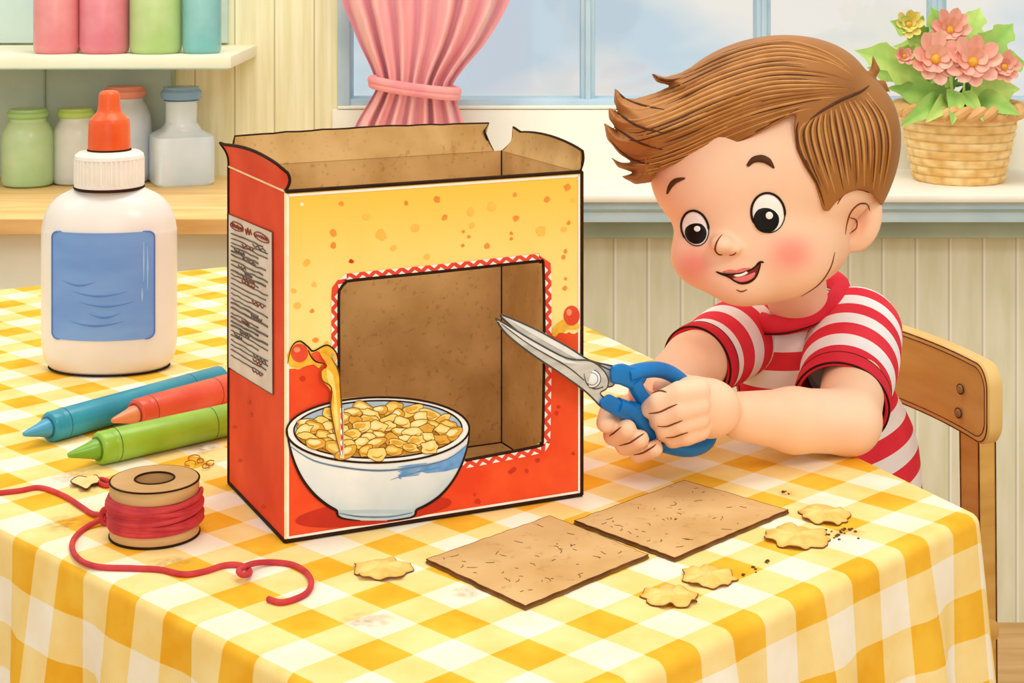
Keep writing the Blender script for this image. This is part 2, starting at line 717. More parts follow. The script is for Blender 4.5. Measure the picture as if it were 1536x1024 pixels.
SHELF = mat('shelf_cream_paint', '#F3EFD6', '#E9E3C2', 6, 0.7)
SHELFBACK = mat('shelf_back_blue_green', '#C9D8CC', '#B6CCC6', 9, 0.8)
SX1 = (345 - 768) / F * 2.76
sh = thing('wall_shelf', 'cream wall shelf with blue-green back boards over the worktop', 'shelf', (-0.8, WY, 0.95))
m = MB()
m.box(((SX1 - 2.2) / 2, 2.91, 0.9405), (SX1 + 2.2, 0.28, 0.021), 0, 0.003)
m.box(((SX1 - 2.2) / 2, 2.768, 0.9305), (SX1 + 2.195, 0.005, 0.002), 0, 0, 1)
m.build('shelf_board', [SHELF, SAGE], sh)
m = MB()
bx1 = (262 - 768) / F * WY
m.box(((bx1 - 2.2) / 2, WY - 0.006, 0.824), (bx1 + 2.2, 0.012, 0.212))
for px in (70, 262):
    m.box(((px - 768) / F * WY, WY - 0.008, 0.824), (0.003, 0.014, 0.212), 0, 0, 1)
m.box((((343 - 768) / F * WY - 2.2) / 2, WY - 0.006, 1.3), ((343 - 768) / F * WY + 2.2, 0.012, 0.69))
m.build('back_panel', [SHELFBACK, SAGE], sh)


def gls(name, c, d, a=0.8):
    return mat(name, c, d, 14, 0.25, 0.4, alpha=a, coat=0.2)


def jar(name, label, px, py, Y, wpx, hpx, body, lid=None, shape='jar', group=None, shadow=None):
    s = Y / F
    p = P(px, py, Y)
    t = thing(name, label, 'jar' if shape != 'square' else 'bottle', p, 0, group)
    R, H = wpx * s / 2, hpx * s
    m = MB()
    if shape == 'tall':
        pr = [(0.001, 0), (R * .86, 0), (R * .97, H * .03), (R, H * .09), (R, H * .80), (R * .94, H * .87), (R * .8, H * .91), (R * .8, H), (R * .74, H), (R * .74, H * .9), (R * .9, H * .8), (R * .92, H * .1), (0.001, H * .05)]
        m.lathe(pr, p, 40)
    elif shape == 'jar':
        pr = [(0.001, 0), (R * .82, 0), (R * .95, H * .03), (R, H * .1), (R, H * .58), (R * .96, H * .70), (R * .80, H * .80), (R * .70, H * .84), (R * .70, H * .88), (R * .64, H * .88), (R * .66, H * .8), (R * .9, H * .6), (R * .93, H * .1), (0.001, H * .05)]
        m.lathe(pr, p, 40)
    elif shape == 'square':
        def sq(an, z):
            if z > H * 0.6:
                return 1.0
            e = abs(math.cos(an)) ** 6 + abs(math.sin(an)) ** 6
            return e ** (-1 / 6)
        pr = [(0.001, 0), (R * .78, 0), (R * .84, H * .03), (R * .84, H * .46), (R * .82, H * .50), (R * .52, H * .56), (R * .46, H * .6), (R * .44, H * .64), (R * .44, H * .84), (R * .52, H * .86), (R * .4, H * .86), (R * .4, H * .62), (R * .75, H * .46), (R * .78, H * .06), (0.001, H * .05)]
        m.lathe(pr, p, 64, shape=sq, rotz=math.radians(22))
    m.build('glass_body', body, t)
    if lid is not None:
        m = MB()
        if shape == 'square':
            m.lathe([(R * .38, H * .85), (R * .44, H * .86), (R * .56, H * .88), (R * .58, H * .95), (R * .5, H * .98), (R * .5, H), (0.001, H)], p, 40)
        else:
            m.lathe([(R * .6, H * .86), (R * .72, H * .88), (R * .8, H * .91), (R * .8, H * .95), (R * .72, H * .97), (R * .7, H), (0.001, H)], p, 40)
        m.build('lid', lid, t)
    return t


RED_G = gls('pink_red_glass', '#F4A3A0', '#EC8A8E')
GRN_G = gls('lime_glass', '#CDE29C', '#B6D582')
TEAL_G = gls('teal_glass', '#9AD2CE', '#7EC2C2')
PINK2 = gls('rose_glass', '#F29AA2', '#E67E8C')
top = [('rose-red glass jar at the left end of the upper shelf', 86, 84, 70, RED_G), ('pink glass jar between the red and the green jar on the upper shelf', 157, 83, 74, PINK2),
       ('lime green glass jar on the upper shelf', 234, 80, 78, GRN_G), ('teal glass jar at the right end of the upper shelf', 303, 78, 58, TEAL_G)]
ZS, ZC = 0.951, 0.718       # tops of the shelf board and of the worktop
for lb, px, py, wd, mt in top:
    jar('storage_jar', lb, px, 79.5, (CAM.z - ZS) * F / 179.5, wd, 130, mt, shape='tall', group='glass jars on the upper shelf')


def on_top(py):
    return py, (CAM.z - ZC) * F / (py - HY)


jar('storage_jar', 'pale green glass jar at the left end of the worktop', 42, *on_top(278), 78, 115, gls('pale_green_glass', '#CFE7B4', '#B8DA9C'), gls('pale_green_lid', '#B3D890', '#9CCB7A', .9), group='lidded jars on the worktop')
jar('storage_jar', 'clear whitish jar with lime green lid behind the glue cap', 114, *on_top(275), 70, 113, gls('clear_glass', '#F0F1E8', '#E2E6E0', .7), gls('lime_lid', '#C2DC7C', '#AACD5E', .95), group='lidded jars on the worktop')
jar('storage_jar', 'pale blue jar with coral red lid behind the glue bottle', 187, *on_top(272), 80, 143, gls('pale_blue_glass', '#E4E9F0', '#D0DAEA', .8), gls('coral_lid', '#EE9C8C', '#E48876', .95), group='lidded jars on the worktop')
jar('glass_bottle', 'square pale blue glass bottle with round blue stopper on the worktop', 272, *on_top(274), 106, 144, gls('ice_blue_glass', '#E6F0F7', '#D3E5F2', .95), gls('blue_stopper', '#8FB6DE', '#78A4D4', .92), 'square')

# ------------------------------------------------------------------ curtain
CURT, nt, b = nodes('pink_curtain_cloth')
c = mixc(nt, noise(nt, 5, coords(nt, 'Object', (9, 1, 1))), '#FABDB4', '#F4A6A4')
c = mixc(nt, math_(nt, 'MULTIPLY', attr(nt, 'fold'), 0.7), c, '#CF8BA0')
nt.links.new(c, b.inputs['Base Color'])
b.inputs['Roughness'].default_value = 0.9
b.inputs['Sheen Weight'].default_value = 0.2
TIE = mat('pink_tieback_cloth', '#F4A7A0', '#E88D92', 20, 0.9)
cu = thing('curtain', 'pink curtain gathered by a tieback beside the window', 'curtain', P(625, 200, 2.96))
m = MB()
rows = cat([(-120, 490, 800), (-60, 500, 785), (0, 512, 765), (30, 524, 750), (65, 538, 728), (100, 555, 698), (122, 563, 682), (132, 564, 680), (150, 555, 685), (190, 532, 697), (240, 515, 708), (300, 505, 716)], 5)
K = 90
vs, fd = [], []
for (y, xl, xr) in rows:
    for k in range(K + 1):
        t = k / K
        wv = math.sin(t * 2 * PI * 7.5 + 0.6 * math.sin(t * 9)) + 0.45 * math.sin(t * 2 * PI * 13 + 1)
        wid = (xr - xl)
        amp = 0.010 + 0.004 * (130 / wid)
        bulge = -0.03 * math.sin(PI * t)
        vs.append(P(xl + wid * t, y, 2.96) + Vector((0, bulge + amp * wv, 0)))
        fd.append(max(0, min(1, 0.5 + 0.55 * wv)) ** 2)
R_ = len(rows)
fs = [(i * (K + 1) + k, (i + 1) * (K + 1) + k, (i + 1) * (K + 1) + k + 1, i * (K + 1) + k + 1) for i in range(R_ - 1) for k in range(K)]
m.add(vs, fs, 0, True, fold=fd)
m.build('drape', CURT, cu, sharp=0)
m = MB()
for dy, rr in ((0, 0.008), (7, 0.007)):
    loop = []
    for k in range(40):
        an = 2 * PI * k / 40
        base = P(622 + 64 * math.cos(an), 128 + dy + 9 * math.cos(an), 2.945)
        loop.append(base + Vector((0, -0.045 * math.sin(an), 0)))
    m.tube(loop, rr, 0, 10, True)
m.build('tieback', TIE, cu)

# ------------------------------------------------------------------ potted plant on the sill
BASK, nt, b = nodes('woven_straw')
c = mixc(nt, noise(nt, 30, coords(nt, 'Object', (1, 1, 2.5))), '#F6D596', '#E7B566')
c = mixc(nt, math_(nt, 'MULTIPLY', attr(nt, 'groove'), 0.75), c, '#B98442')
nt.links.new(c, b.inputs['Base Color'])
b.inputs['Roughness'].default_value = 0.8
RIMM = mat('straw_rim', '#E9BC7E', '#D7A062', 30, 0.8)
SOIL = mat('potting_soil', '#8A6848', '#6C4E34', 60, 0.9)
LEAFM, nt, b = nodes('fresh_leaf')
c = mixc(nt, attr(nt, 'tint'), '#CFE277', '#93C456')
c = mixc(nt, math_(nt, 'MULTIPLY', noise(nt, 40, coords(nt)), 0.35), c, '#6FAA45')
nt.links.new(c, b.inputs['Base Color'])
b.inputs['Roughness'].default_value = 0.6
PETAL, nt, b = nodes('peach_petal')
c = mixc(nt, attr(nt, 'tint'), '#FCC8B0', '#F5A592')
nt.links.new(c, b.inputs['Base Color'])
b.inputs['Roughness'].default_value = 0.6
YELC = mat('flower_centre_yellow', '#F5C24B', '#E8A436', 200, 0.7)
YPET = mat('yellow_petal', '#F3E58A', '#E8D66A', 40, 0.7)
PYY = (CAM.z - 0.73) * F / 370
ps = PYY / F
pb = P(1438, 270, PYY)
pl = thing('potted_flower', 'peach flowering plant in a woven straw basket on the window sill', 'potted plant', pb)
m = MB()
Hb = 102 * ps
R0, R1 = 64 * ps, 86 * ps
nr, nk = 56, 160
vs, gr, fs = [], [], []
for i in range(nr + 1):
    t = i / nr
    row = t * 8
    ri = int(min(row, 7.999))
    fr = row - ri
    for k in range(nk):
        an = 2 * PI * k / nk
        wv = math.cos(an * 13 + PI * ri)
        hump = math.sin(PI * fr)
        r = R0 + (R1 - R0) * (t ** 0.9) + 0.0035 * (hump * (0.6 + 0.5 * wv))
        vs.append(pb + Vector((r * math.cos(an), r * math.sin(an), Hb * t)))
        gr.append(max(0.0, 1 - hump * 2.2) * 0.8 + 0.35 * max(0, -wv) ** 3)
for i in range(nr):
    for k in range(nk):
        l = (k + 1) % nk
        fs.append((i * nk + k, i * nk + l, (i + 1) * nk + l, (i + 1) * nk + k))
fs.append(tuple(range(nk - 1, -1, -1)))
m.add(vs, fs, 0, True, groove=gr)
m.build('basket', BASK, pl)
m = MB()
for q in range(2):
    m.tube([pb + Vector(((R1 + 0.003 + 0.006 * math.cos(an * 14 + PI * q)) * math.cos(an), (R1 + 0.003 + 0.006 * math.cos(an * 14 + PI * q)) * math.sin(an), Hb + 0.006 + 0.006 * math.sin(an * 14 + PI * q))) for an in [2 * PI * k / 140 for k in range(140)]], 0.0085, 0, 8, True)
m.build('rim', RIMM, pl)
m = MB()
m.lathe([(R1 * .96, Hb * 0.9), (R1 * .6, Hb * .95), (0.001, Hb * .97)], pb, 40, cap0=False)
m.build('soil', SOIL, pl)


def leaf(m, base, tip, wid, tint, lobes=0, curl=0.15, mi=0, petal=False):
    base, tip = Vector(base), Vector(tip)
    d = tip - base
    side = d.cross(Vector((0, -1, 0.25)))
    if side.length < 1e-6:
        side = Vector((1, 0, 0))
    side.normalize()
    up = side.cross(d).normalized()
    n = 14
    vs, fs, tt = [], [], []
    for i in range(n + 1):
        t = i / n
        wv = wid * (math.sin(PI * t ** 0.75) ** 0.8 if 0 < t < 1 else 0.02)
        if petal:
            wv = wid * (math.sin(PI * t ** 1.7) ** 0.55 if 0 < t < 1 else 0.05)
        if lobes:
            wv *= 1 + 0.28 * math.sin(t * PI * 2 * lobes)
        c = base + d * t + up * (curl * d.length * math.sin(PI * t)) - Vector((0, 0, 1)) * (curl * d.length * t * t)
        for q in (-1, -.5, 0, .5, 1):
            vs.append(c + side * wv * q + up * (abs(q) * wv * 0.25))
            tt.append(max(0, min(1, tint + (0.35 if q == 0 else 0) + 0.15 * q)))
    for i in range(n):
        for k in range(4):
            fs.append((i * 5 + k, i * 5 + k + 1, i * 5 + k + 6, i * 5 + k + 5))
    m.add(vs, fs, mi, True, tint=tt)


m = MB()
rnd = random.Random(3)
ctr = (1440, 172)
fol = [((1395, 120), (1282, 62), 34, 3), ((1400, 130), (1300, 95), 26, 3), ((1390, 60), (1335, 25), 26, 3), ((1420, 150), (1330, 120), 26, 2), ((1420, 160), (1335, 150), 25, 2),
       ((1420, 150), (1388, 172), 17, 0), ((1430, 135), (1428, 178), 18, 0), ((1440, 140), (1475, 172), 15, 0), ((1450, 150), (1500, 165), 20, 2), ((1455, 140), (1530, 120), 28, 2),
       ((1430, 120), (1380, 105), 22, 2), ((1445, 90), (1500, 60), 26, 3), ((1450, 110), (1540, 75), 28, 3), ((1440, 80), (1470, 5), 26, 3), ((1420, 80), (1395, 0), 28, 3), ((1410, 90), (1340, 60), 24, 3),
       ((1430, 100), (1440, 10), 28, 3), ((1460, 100), (1520, 20), 28, 3), ((1410, 150), (1350, 172), 20, 0), ((1465, 150), (1530, 160), 22, 0)]
for (a, b_, wd, lb) in fol:
    dy = rnd.uniform(-0.05, 0.06) if lb else -0.115
    leaf(m, P(a[0], a[1], PYY + dy * .4), P(b_[0], b_[1], PYY + dy), wd * ps * .8, rnd.uniform(0, .7), lb, rnd.uniform(0.05, 0.2))
for k in range(46):
    an = rnd.uniform(0, 2 * PI)
    rr = rnd.uniform(20, 95)
    x, y = 1440 + rr * math.cos(an), 95 + rr * 0.8 * math.sin(an)
    dy = rnd.uniform(0.0, 0.12)
    leaf(m, P(1440 + (x - 1440) * .4, min(150, 120 + (y - 95) * .4), PYY + dy * .5), P(x, y, PYY + dy), rnd.uniform(14, 24) * ps, rnd.uniform(.2, 1), rnd.choice((0, 2, 3)), 0.12)
for k in range(14):
    x = 1440 + rnd.uniform(-60, 60)
    m.tube(cat([P(1440 + (x - 1440) * .3, 178, PYY), P(1440 + (x - 1440) * .7, 140, PYY - .01), P(x, rnd.uniform(50, 110), PYY + .01)], 6), 0.0022, 0, 6)
m.build('foliage', LEAFM, pl, sharp=0)


def flower(px, py, rpx, d, tilt, cup=0.25, npt=9, pm=None, seed=0):
    m = MB()
    c = P(px, py, PYY + d)
    r2 = random.Random(seed)
    for ring, (kk, sc_, up) in enumerate(((npt, 1.0, cup), (npt - 2, 0.66, cup + .35))):
        for k in range(kk):
            an = 2 * PI * (k + ring * .5) / kk + r2.uniform(-.1, .1)
            dirv = Vector((math.cos(an), -up, math.sin(an) * 0.92 + tilt * 0.0)).normalized()
            leaf(m, c, c + dirv * rpx * ps * sc_ * r2.uniform(.9, 1.08), rpx * ps * 0.27, r2.uniform(0, .8), 0, -0.06, 0, True)
    m.lathe([(0.001, -0.004), (0.006, -0.003), (0.0075, 0.001), (0.005, 0.004), (0.001, 0.005)], (0, 0, 0), 16, 1)
    nb = 5 * 16
    for i in range(len(m.v) - nb, len(m.v)):
        q = m.v[i]
        m.v[i] = tuple(c + Vector((q[0] * rpx / 36, -q[2] * rpx / 36 - 0.006, q[1] * rpx / 36)))
    m.build('flower', [pm or PETAL, YELC], pl, sharp=0)


flower(1402, 88, 40, -0.085, 0, seed=1)
flower(1458, 92, 41, -0.09, 0, seed=2)
flower(1424, 44, 33, -0.045, 0, 0.4, seed=3)
flower(1355, 84, 19, -0.06, 0, 0.8, 6, seed=4)
flower(1505, 100, 26, -0.05, 0, 0.4, seed=6)
flower(1362, 36, 24, -0.04, 0, 0.5, 8, YPET, seed=5)
# ================================================================== table and cloth
CN, CR, CB, CL = Vector((-0.029, 0.927)), Vector((0.3657, 1.324)), Vector((-0.129, 2.461)), Vector((-1.029, 1.947))
S2 = math.sqrt(0.5)
PER = 0.0678
GP = (0.0583, 1.113)
CLOTH, nt, b = nodes('yellow_gingham_cloth')
a = N(nt, 'ShaderNodeAttribute', attribute_name='cloth_uv')
sx = N(nt, 'ShaderNodeSeparateXYZ')
nt.links.new(a.outputs['Vector'], sx.inputs[0])
st = []
for k in (0, 1):
    fr = math_(nt, 'FRACT', math_(nt, 'ADD', math_(nt, 'DIVIDE', sx.outputs[k], PER), 100.25))
    st.append(math_(nt, 'LESS_THAN', fr, 0.5))
thr = math_(nt, 'ADD', math_(nt, 'MULTIPLY', math_(nt, 'SINE', math_(nt, 'MULTIPLY', math_(nt, 'ADD', sx.outputs[0], sx.outputs[1]), 2600)), 0.5), 0.5)
nv = noise(nt, 26, coords(nt, 'Object'), 4)
c0 = mixc(nt, nv, '#FCF1DC', '#F6E6C6')
c1 = mixc(nt, nv, '#FBDD92', '#F6CE72')
c1 = mixc(nt, math_(nt, 'MULTIPLY', thr, 0.25), c1, '#FCEFC8')
c2 = mixc(nt, nv, '#F7C03E', '#EFAA26')
s = math_(nt, 'ADD', st[0], st[1])
c = mixc(nt, math_(nt, 'GREATER_THAN', s, 0.5), c0, c1)
c = mixc(nt, math_(nt, 'GREATER_THAN', s, 1.5), c, c2)
# a few brown smudges soaked into the cloth
sxy = N(nt, 'ShaderNodeSeparateXYZ')
nt.links.new(coords(nt, 'Object'), sxy.inputs[0])
nn = noise(nt, 140, coords(nt, 'Object'), 4, 0.3, 0.7)
for (px, py, rx, ry) in ((552, 930, .020, .007), (305, 672, .017, .010), (115, 715, .024, .009), (258, 843, .020, .006), (100, 785, .022, .010), (1272, 798, .014, .005), (700, 888, .012, .006), (1180, 740, .008, .004), (700, 716, .012, .006)):
    q = TB(px, py)
    dx = math_(nt, 'DIVIDE', math_(nt, 'SUBTRACT', sxy.outputs[0], q.x), rx)
    dy = math_(nt, 'DIVIDE', math_(nt, 'SUBTRACT', sxy.outputs[1], q.y), ry * 2.2)
    r2 = math_(nt, 'ADD', math_(nt, 'MULTIPLY', dx, dx), math_(nt, 'MULTIPLY', dy, dy))
    k = math_(nt, 'MULTIPLY', math_(nt, 'MAXIMUM', math_(nt, 'SUBTRACT', 1.0, r2), 0.0), math_(nt, 'MULTIPLY', nn, 0.75))
    k = math_(nt, 'MULTIPLY', k, math_(nt, 'GREATER_THAN', sxy.outputs[2], T - 0.004))
    c = mixc(nt, k, c, '#A2793F')
nt.links.new(c, b.inputs['Base Color'])
b.inputs['Roughness'].default_value = 0.85
b.inputs['Specular IOR Level'].default_value = 0.1


def round_poly(cs, r, step):
    out = []
    n = len(cs)
    for i in range(n):
        p, q, s_ = cs[i - 1], cs[i], cs[(i + 1) % n]
        d0, d1 = (p - q).normalized(), (s_ - q).normalized()
        ang = d0.angle(d1)
        tl = r / math.tan(ang / 2)
        a_, b_ = q + d0 * tl, q + d1 * tl
        ce = q + (d0 + d1).normalized() * (r / math.sin(ang / 2))
        va, vb = a_ - ce, b_ - ce
        tot = va.angle_signed(vb) * -1
        K = 12
        for k in range(K + 1):
            an = math.atan2(va.y, va.x) + tot * k / K
            nrm = Vector((math.cos(an), math.sin(an)))
            out.append((ce + nrm * r, nrm))
        e = cs[(i + 1) % n]
        p2 = cs[(i + 2) % n]
        d2 = (p2 - e).normalized()
        tl2 = r / math.tan((q - e).normalized().angle(d2) / 2)
        end = e + (q - e).normalized() * tl2
        L = (end - b_).length
        nst = int(L / step)
        t = (end - b_).normalized()
        nr = Vector((t.y, -t.x))
        for k in range(1, nst):
            out.append((b_ + (end - b_) * (k / nst), nr))
    return out


per = round_poly([CN, CR, CB, CL], 0.014, 0.012)
NP_ = len(per)
m = MB()
FR = 0.009
rings = []


def cuv(q):
    return ((q.x - GP[0] + q.y - GP[1]) * S2, (-(q.x - GP[0]) + q.y - GP[1]) * S2)


s_acc = 0
vs, uv = [], []
prev = None
arc = []
for (p, nr) in per:
    s_acc += (p - prev).length if prev is not None else 0
    arc.append(s_acc)
    prev = p
prof = [(-FR, 0.0, -FR)]
for k in range(1, 6):
    an = PI / 2 * k / 5
    prof.append((-FR + FR * math.sin(an), -FR + FR * math.cos(an), -FR + FR * an))
for k in range(1, 15):
    prof.append((0.0, -FR - 0.02 * k, -FR + FR * PI / 2 + 0.02 * k))
for (o_, z_, dl) in prof:
    dr = max(0, -z_ - FR)
    for i, (p, nr) in enumerate(per):
        wv = math.sin(arc[i] * 2 * PI / 0.115 + 0.8) + 0.5 * math.sin(arc[i] * 2 * PI / 0.061 + 2)
        lap = min(1, max(0, (p.y - 1.36) / 0.09)) if p.x > -0.12 and nr.x > 0.3 else 0     # gathered short over the boy's lap
        dq = dr * (1 - 0.72 * lap)
        off = o_ + dq * 0.10 + min(1, dq / 0.10) * 0.0075 * wv
        q = p + nr * off
        vs.append((q.x, q.y, T + (z_ if z_ > -FR else -FR - dq)))
        uv.append(cuv(p + nr * dl) + (0,))
nR = len(prof)
fs = [tuple(range(NP_))]
for r in range(nR - 1):
    for i in range(NP_):
        j = (i + 1) % NP_
        fs.append((r * NP_ + i, (r + 1) * NP_ + i, (r + 1) * NP_ + j, r * NP_ + j))
m.add(vs, fs, 0, True, cloth_uv=uv)
tc = m.build('tablecloth', CLOTH, sharp=0)
tag(tc, 'yellow and white gingham tablecloth draped over the table with hanging folds', 'tablecloth')
TWOOD = mat('table_wood', '#C9A06A', '#B48A54', 6, 0.5, stretch=(6, 1, 1))
tb = thing('dining_table', 'wooden table hidden under the yellow checked cloth', 'table', (-0.1, 1.6, 0))
m = MB()
ins = [v.lerp((CN + CR + CB + CL) / 4, 0.03) for v in (CN, CR, CB, CL)]
m.poly([(v.x, v.y, T - 0.003) for v in ins], (0, 0, -0.022))
m.build('tabletop', TWOOD, tb)
for v in (CN, CR, CB, CL):
    q = v.lerp((CN + CR + CB + CL) / 4, 0.16)
    m = MB()
    m.lathe([(0.016, 0), (0.020, 0.3), (0.024, T - 0.025)], (q.x, q.y, 0), 16)
    m.build('leg', TWOOD, tb)

# ================================================================== cereal box
BO = TB(428, 815) + Vector((0, 0, 0.0015))
TH = math.radians(25.3)
Wd, Dp = 0.2468, 0.150
Hb = 0.258
bw, bd = Vector((math.cos(TH), math.sin(TH), 0)), Vector((-math.sin(TH), math.cos(TH), 0))


def plane_hit(px, py, o, n):
    d = P(px, py, 1.0) - CAM
    t = (Vector(o) - CAM).dot(n) / d.dot(n)
    return CAM + d * t


def fp(px, py):
    q = plane_hit(px, py, BO, bd) - BO
    return (q.dot(bw), q.z)


def sp(px, py):
    q = plane_hit(px, py, BO, bw) - BO
    return (q.dot(bd), q.z)


RED = '#F1502A'
FRONT, nt, b = nodes('printed_front_card')
v = coords(nt, 'Object')
sx = N(nt, 'ShaderNodeSeparateXYZ')
nt.links.new(v, sx.inputs[0])
nz = noise(nt, 22, v, 4)
nz2 = noise(nt, 45, v, 3, 0.2, 0.8)
gz = N(nt, 'ShaderNodeMapRange')
gz.inputs[1].default_value, gz.inputs[2].default_value = 0.16, 0.25
nt.links.new(sx.outputs[2], gz.inputs[0])
cy = mixc(nt, gz.outputs[0], '#FDE896', '#F8CB4C')
cy = mixc(nt, math_(nt, 'MULTIPLY', nz, 0.35), cy, '#F8CA58')
cr = mixc(nt, nz, '#F55A2B', '#E8431F')
edge = math_(nt, 'ADD', 0.120, math_(nt, 'MULTIPLY', nz2, 0.014))
edge = math_(nt, 'ADD', edge, math_(nt, 'MULTIPLY', sx.outputs[0], 0.022))
c = mixc(nt, math_(nt, 'LESS_THAN', sx.outputs[2], edge), cy, cr)
nt.links.new(c, b.inputs['Base Color'])
b.inputs['Roughness'].default_value = 0.55
b.inputs['Specular IOR Level'].default_value = 0.2
SIDE = mat('printed_red_card', '#EF4D26', '#DF3A18', 18, 0.55, 0.2)
CARD = mat('brown_cardboard', '#E2B97C', '#C99D60', 22, 0.85, 0.1, grain=0.35, graincol='#7E5728')
SPECK = mat('orange_print_speck', '#F29A3C', '#EE8A34', 60)
SPECK2 = mat('pale_orange_print_speck', '#F9C65A', '#F6BA4C', 60)
SPECKR = mat('dark_red_print_speck', '#D93A1C', '#C83216', 60)
WHITEP = mat('white_print', '#FDF6EA', '#F6ECDC', 60)
CHK = mat('red_check_print', '#EE4B32', '#E23E28', 60)
TOM = mat('tomato_print', '#EE5A33', '#E3472A', 60)
TOMH = mat('tomato_light_print', '#F9A57C', '#F58E66', 60)
SPL = mat('golden_splash_print', '#F8C440', '#EEA92C', 120)
SPLL = mat('light_splash_print', '#FCE48A', '#F9D76A', 120)
box = thing('cereal_box', 'yellow and red cardboard cereal box with a window cut in its front', 'box', BO, TH)


def art(mb, pts, layer, mi, f3=None):
    q = [fp(x, y) for (x, y) in pts]
    q = [(u, -0.00025 * layer, z) for (u, z) in q]
    ar = sum(q[i - 1][0] * q[i][2] - q[i][0] * q[i - 1][2] for i in range(len(q)))
    if ar < 0:
        q = q[::-1]
    mb.add(q, [tuple(range(len(q)))], mi, False)


def artline(mb, pts, rpx, layer, mi, closed=False, n=4):
    p = cat(pts, n, closed)
    q = [Vector((u, -0.00025 * layer, z)) for (u, z) in [fp(*x) for x in p]]
    rr = rpx * 0.0005
    L = len(q)
    vs, fs = [], []
    for i in range(L):
        a, c = (q[i - 1], q[(i + 1) % L]) if closed else (q[max(i - 1, 0)], q[min(i + 1, L - 1)])
        t = (c - a).normalized()
        nn = Vector((-t.z, 0, t.x)) * rr * (1 if closed else max(.3, math.sin(PI * (i + .5) / L) ** .5))
        vs += [q[i] + nn, q[i] - nn]
    for i in range(L if closed else L - 1):
        j = (i + 1) % L
        fs.append((2 * i, 2 * i + 1, 2 * j + 1, 2 * j))
    mb.add(vs, fs, mi, False)


def blob(cx, cy, r, n=10, j=0.25, rnd=random):
    return [(cx + r * math.cos(2 * PI * k / n) * rnd.uniform(1 - j, 1 + j), cy + r * math.sin(2 * PI * k / n) * rnd.uniform(1 - j, 1 + j)) for k in range(n)]


win_px = [(508, 445), (511, 432), (518, 424), (530, 420), (660, 407), (800, 392), (810, 393), (815, 402), (816, 520), (814, 655), (811, 664), (802, 670), (690, 692), (600, 706), (520, 720), (508, 715), (508, 580)]
win_uv = [fp(*p) for p in win_px]
m = MB()
outer = [(0, 0, 0), (Wd, 0, 0), (Wd, 0, Hb), (0, 0, Hb)]
m.poly(outer, (0, 0.0016, 0), 0, 1, holes=[[(u, 0, z) for (u, z) in win_uv]])
# inside face in plain card
for i in range(len(m.f)):
    if all(abs(m.v[k][1] - 0.0016) < 1e-6 for k in m.f[i]):
        m.m[i] = 1
rr_ = random.Random(5)
specks = [(512, 305, 4, 0), (609, 305, 4, 0), (655, 299, 6, 0), (772, 292, 4, 0), (820, 299, 5, 0), (851, 281, 6, 0), (667, 326, 5, 0), (549, 325, 6, 1), (500, 349, 6, 0), (500, 368, 5, 0), (572, 352, 9, 1), (622, 342, 8, 1), (706, 318, 7, 1), (774, 327, 5, 0), (708, 338, 5, 1), (695, 347, 3, 0), (703, 355, 3, 0), (694, 368, 3, 0), (730, 369, 5, 0), (767, 350, 3, 0), (767, 358, 3, 0), (811, 346, 9, 1), (853, 334, 4, 0), (845, 344, 5, 1), (527, 392, 4, 2), (845, 386, 4, 0), (848, 418, 3, 0), (847, 432, 4, 0), (471, 427, 5, 1), (460, 394, 6, 1), (468, 466, 4, 0), (446, 459, 6, 1), (440, 436, 5, 1), (473, 510, 5, 0), (490, 516, 5, 1), (738, 310, 8, 1), (453, 306, 3, 4), (860, 300, 4, 1), (590, 372, 5, 1), (640, 385, 5, 1)]
for (x, y, r, k) in specks:
    art(m, blob(x, y, r * .9, 9, .25, rr_), 1, 2 + k)
for (x, y) in ((790, 706), (806, 690), (838, 610), (835, 620), (712, 741), (716, 752), (660, 760), (765, 708), (770, 704), (454, 567), (860, 680), (740, 770)):
    art(m, blob(x, y, rr_.uniform(2.5, 4.5), 8, .3, rr_), 1, 4)
# cream edging along the panel's border
for a, c in (((433, 288), (878, 260)), ((433, 292), (431, 812)), ((878, 260), (866, 744)), ((432, 811), (864, 743))):
    pass
for a, c in (((.0022, Hb - .0030), (Wd - .0022, Hb - .0030)), ((.0018, .002), (.0018, Hb - .002)), ((Wd - .0028, .002), (Wd - .0028, Hb - .002)), ((.0022, .0026), (Wd - .0022, .0026))):
    dx_, dz_ = (0, .0009) if abs(a[1] - c[1]) < 1e-6 else (.0009, 0)
    m.add([(a[0] - dx_, -.0004, a[1] - dz_), (c[0] + dx_ if dz_ else c[0] + dx_, -.0004, a[1] - dz_ if dz_ else a[1]), (c[0] + dx_, -.0004, c[1] + dz_), (a[0] - dx_, -.0004, c[1] + dz_)], [(0, 1, 2, 3)], 6, False)
# golden splash on the right edge and left
art(m, [(828, 492), (834, 486), (842, 480), (850, 478), (846, 485), (853, 487), (862, 485), (869, 486), (868, 492), (858, 494), (850, 493), (845, 499), (838, 499), (833, 505), (828, 503)], 2, 9)
art(m, ellipse(857, 473, 12, 15), 2.5, 7)
art(m, ellipse(853, 468, 4, 5), 3, 8)
art(m, [(430, 532), (436, 520), (445, 512), (458, 517), (466, 528), (478, 522), (492, 518), (502, 526), (506, 540), (503, 558), (494, 548), (486, 544), (478, 552), (470, 546), (460, 548), (450, 552), (438, 550), (431, 544)], 2, 9)
art(m, ellipse(449, 529, 13, 14), 2.5, 7)
art(m, ellipse(445, 524, 5, 4), 3, 8)
art(m, [(466, 530), (475, 526), (486, 532), (492, 542), (480, 545), (470, 540)], 2.6, 7)
artline(m, [(431, 545), (437, 520), (449, 511), (462, 520), (470, 526), (490, 517), (505, 530), (506, 548)], 1.2, 3, 5)
artline(m, [(462, 524), (466, 534), (474, 542), (488, 545)], 1.0, 3, 5)
art(m, [(845, 376), (849, 372), (851, 378), (847, 381)], 1, 2)
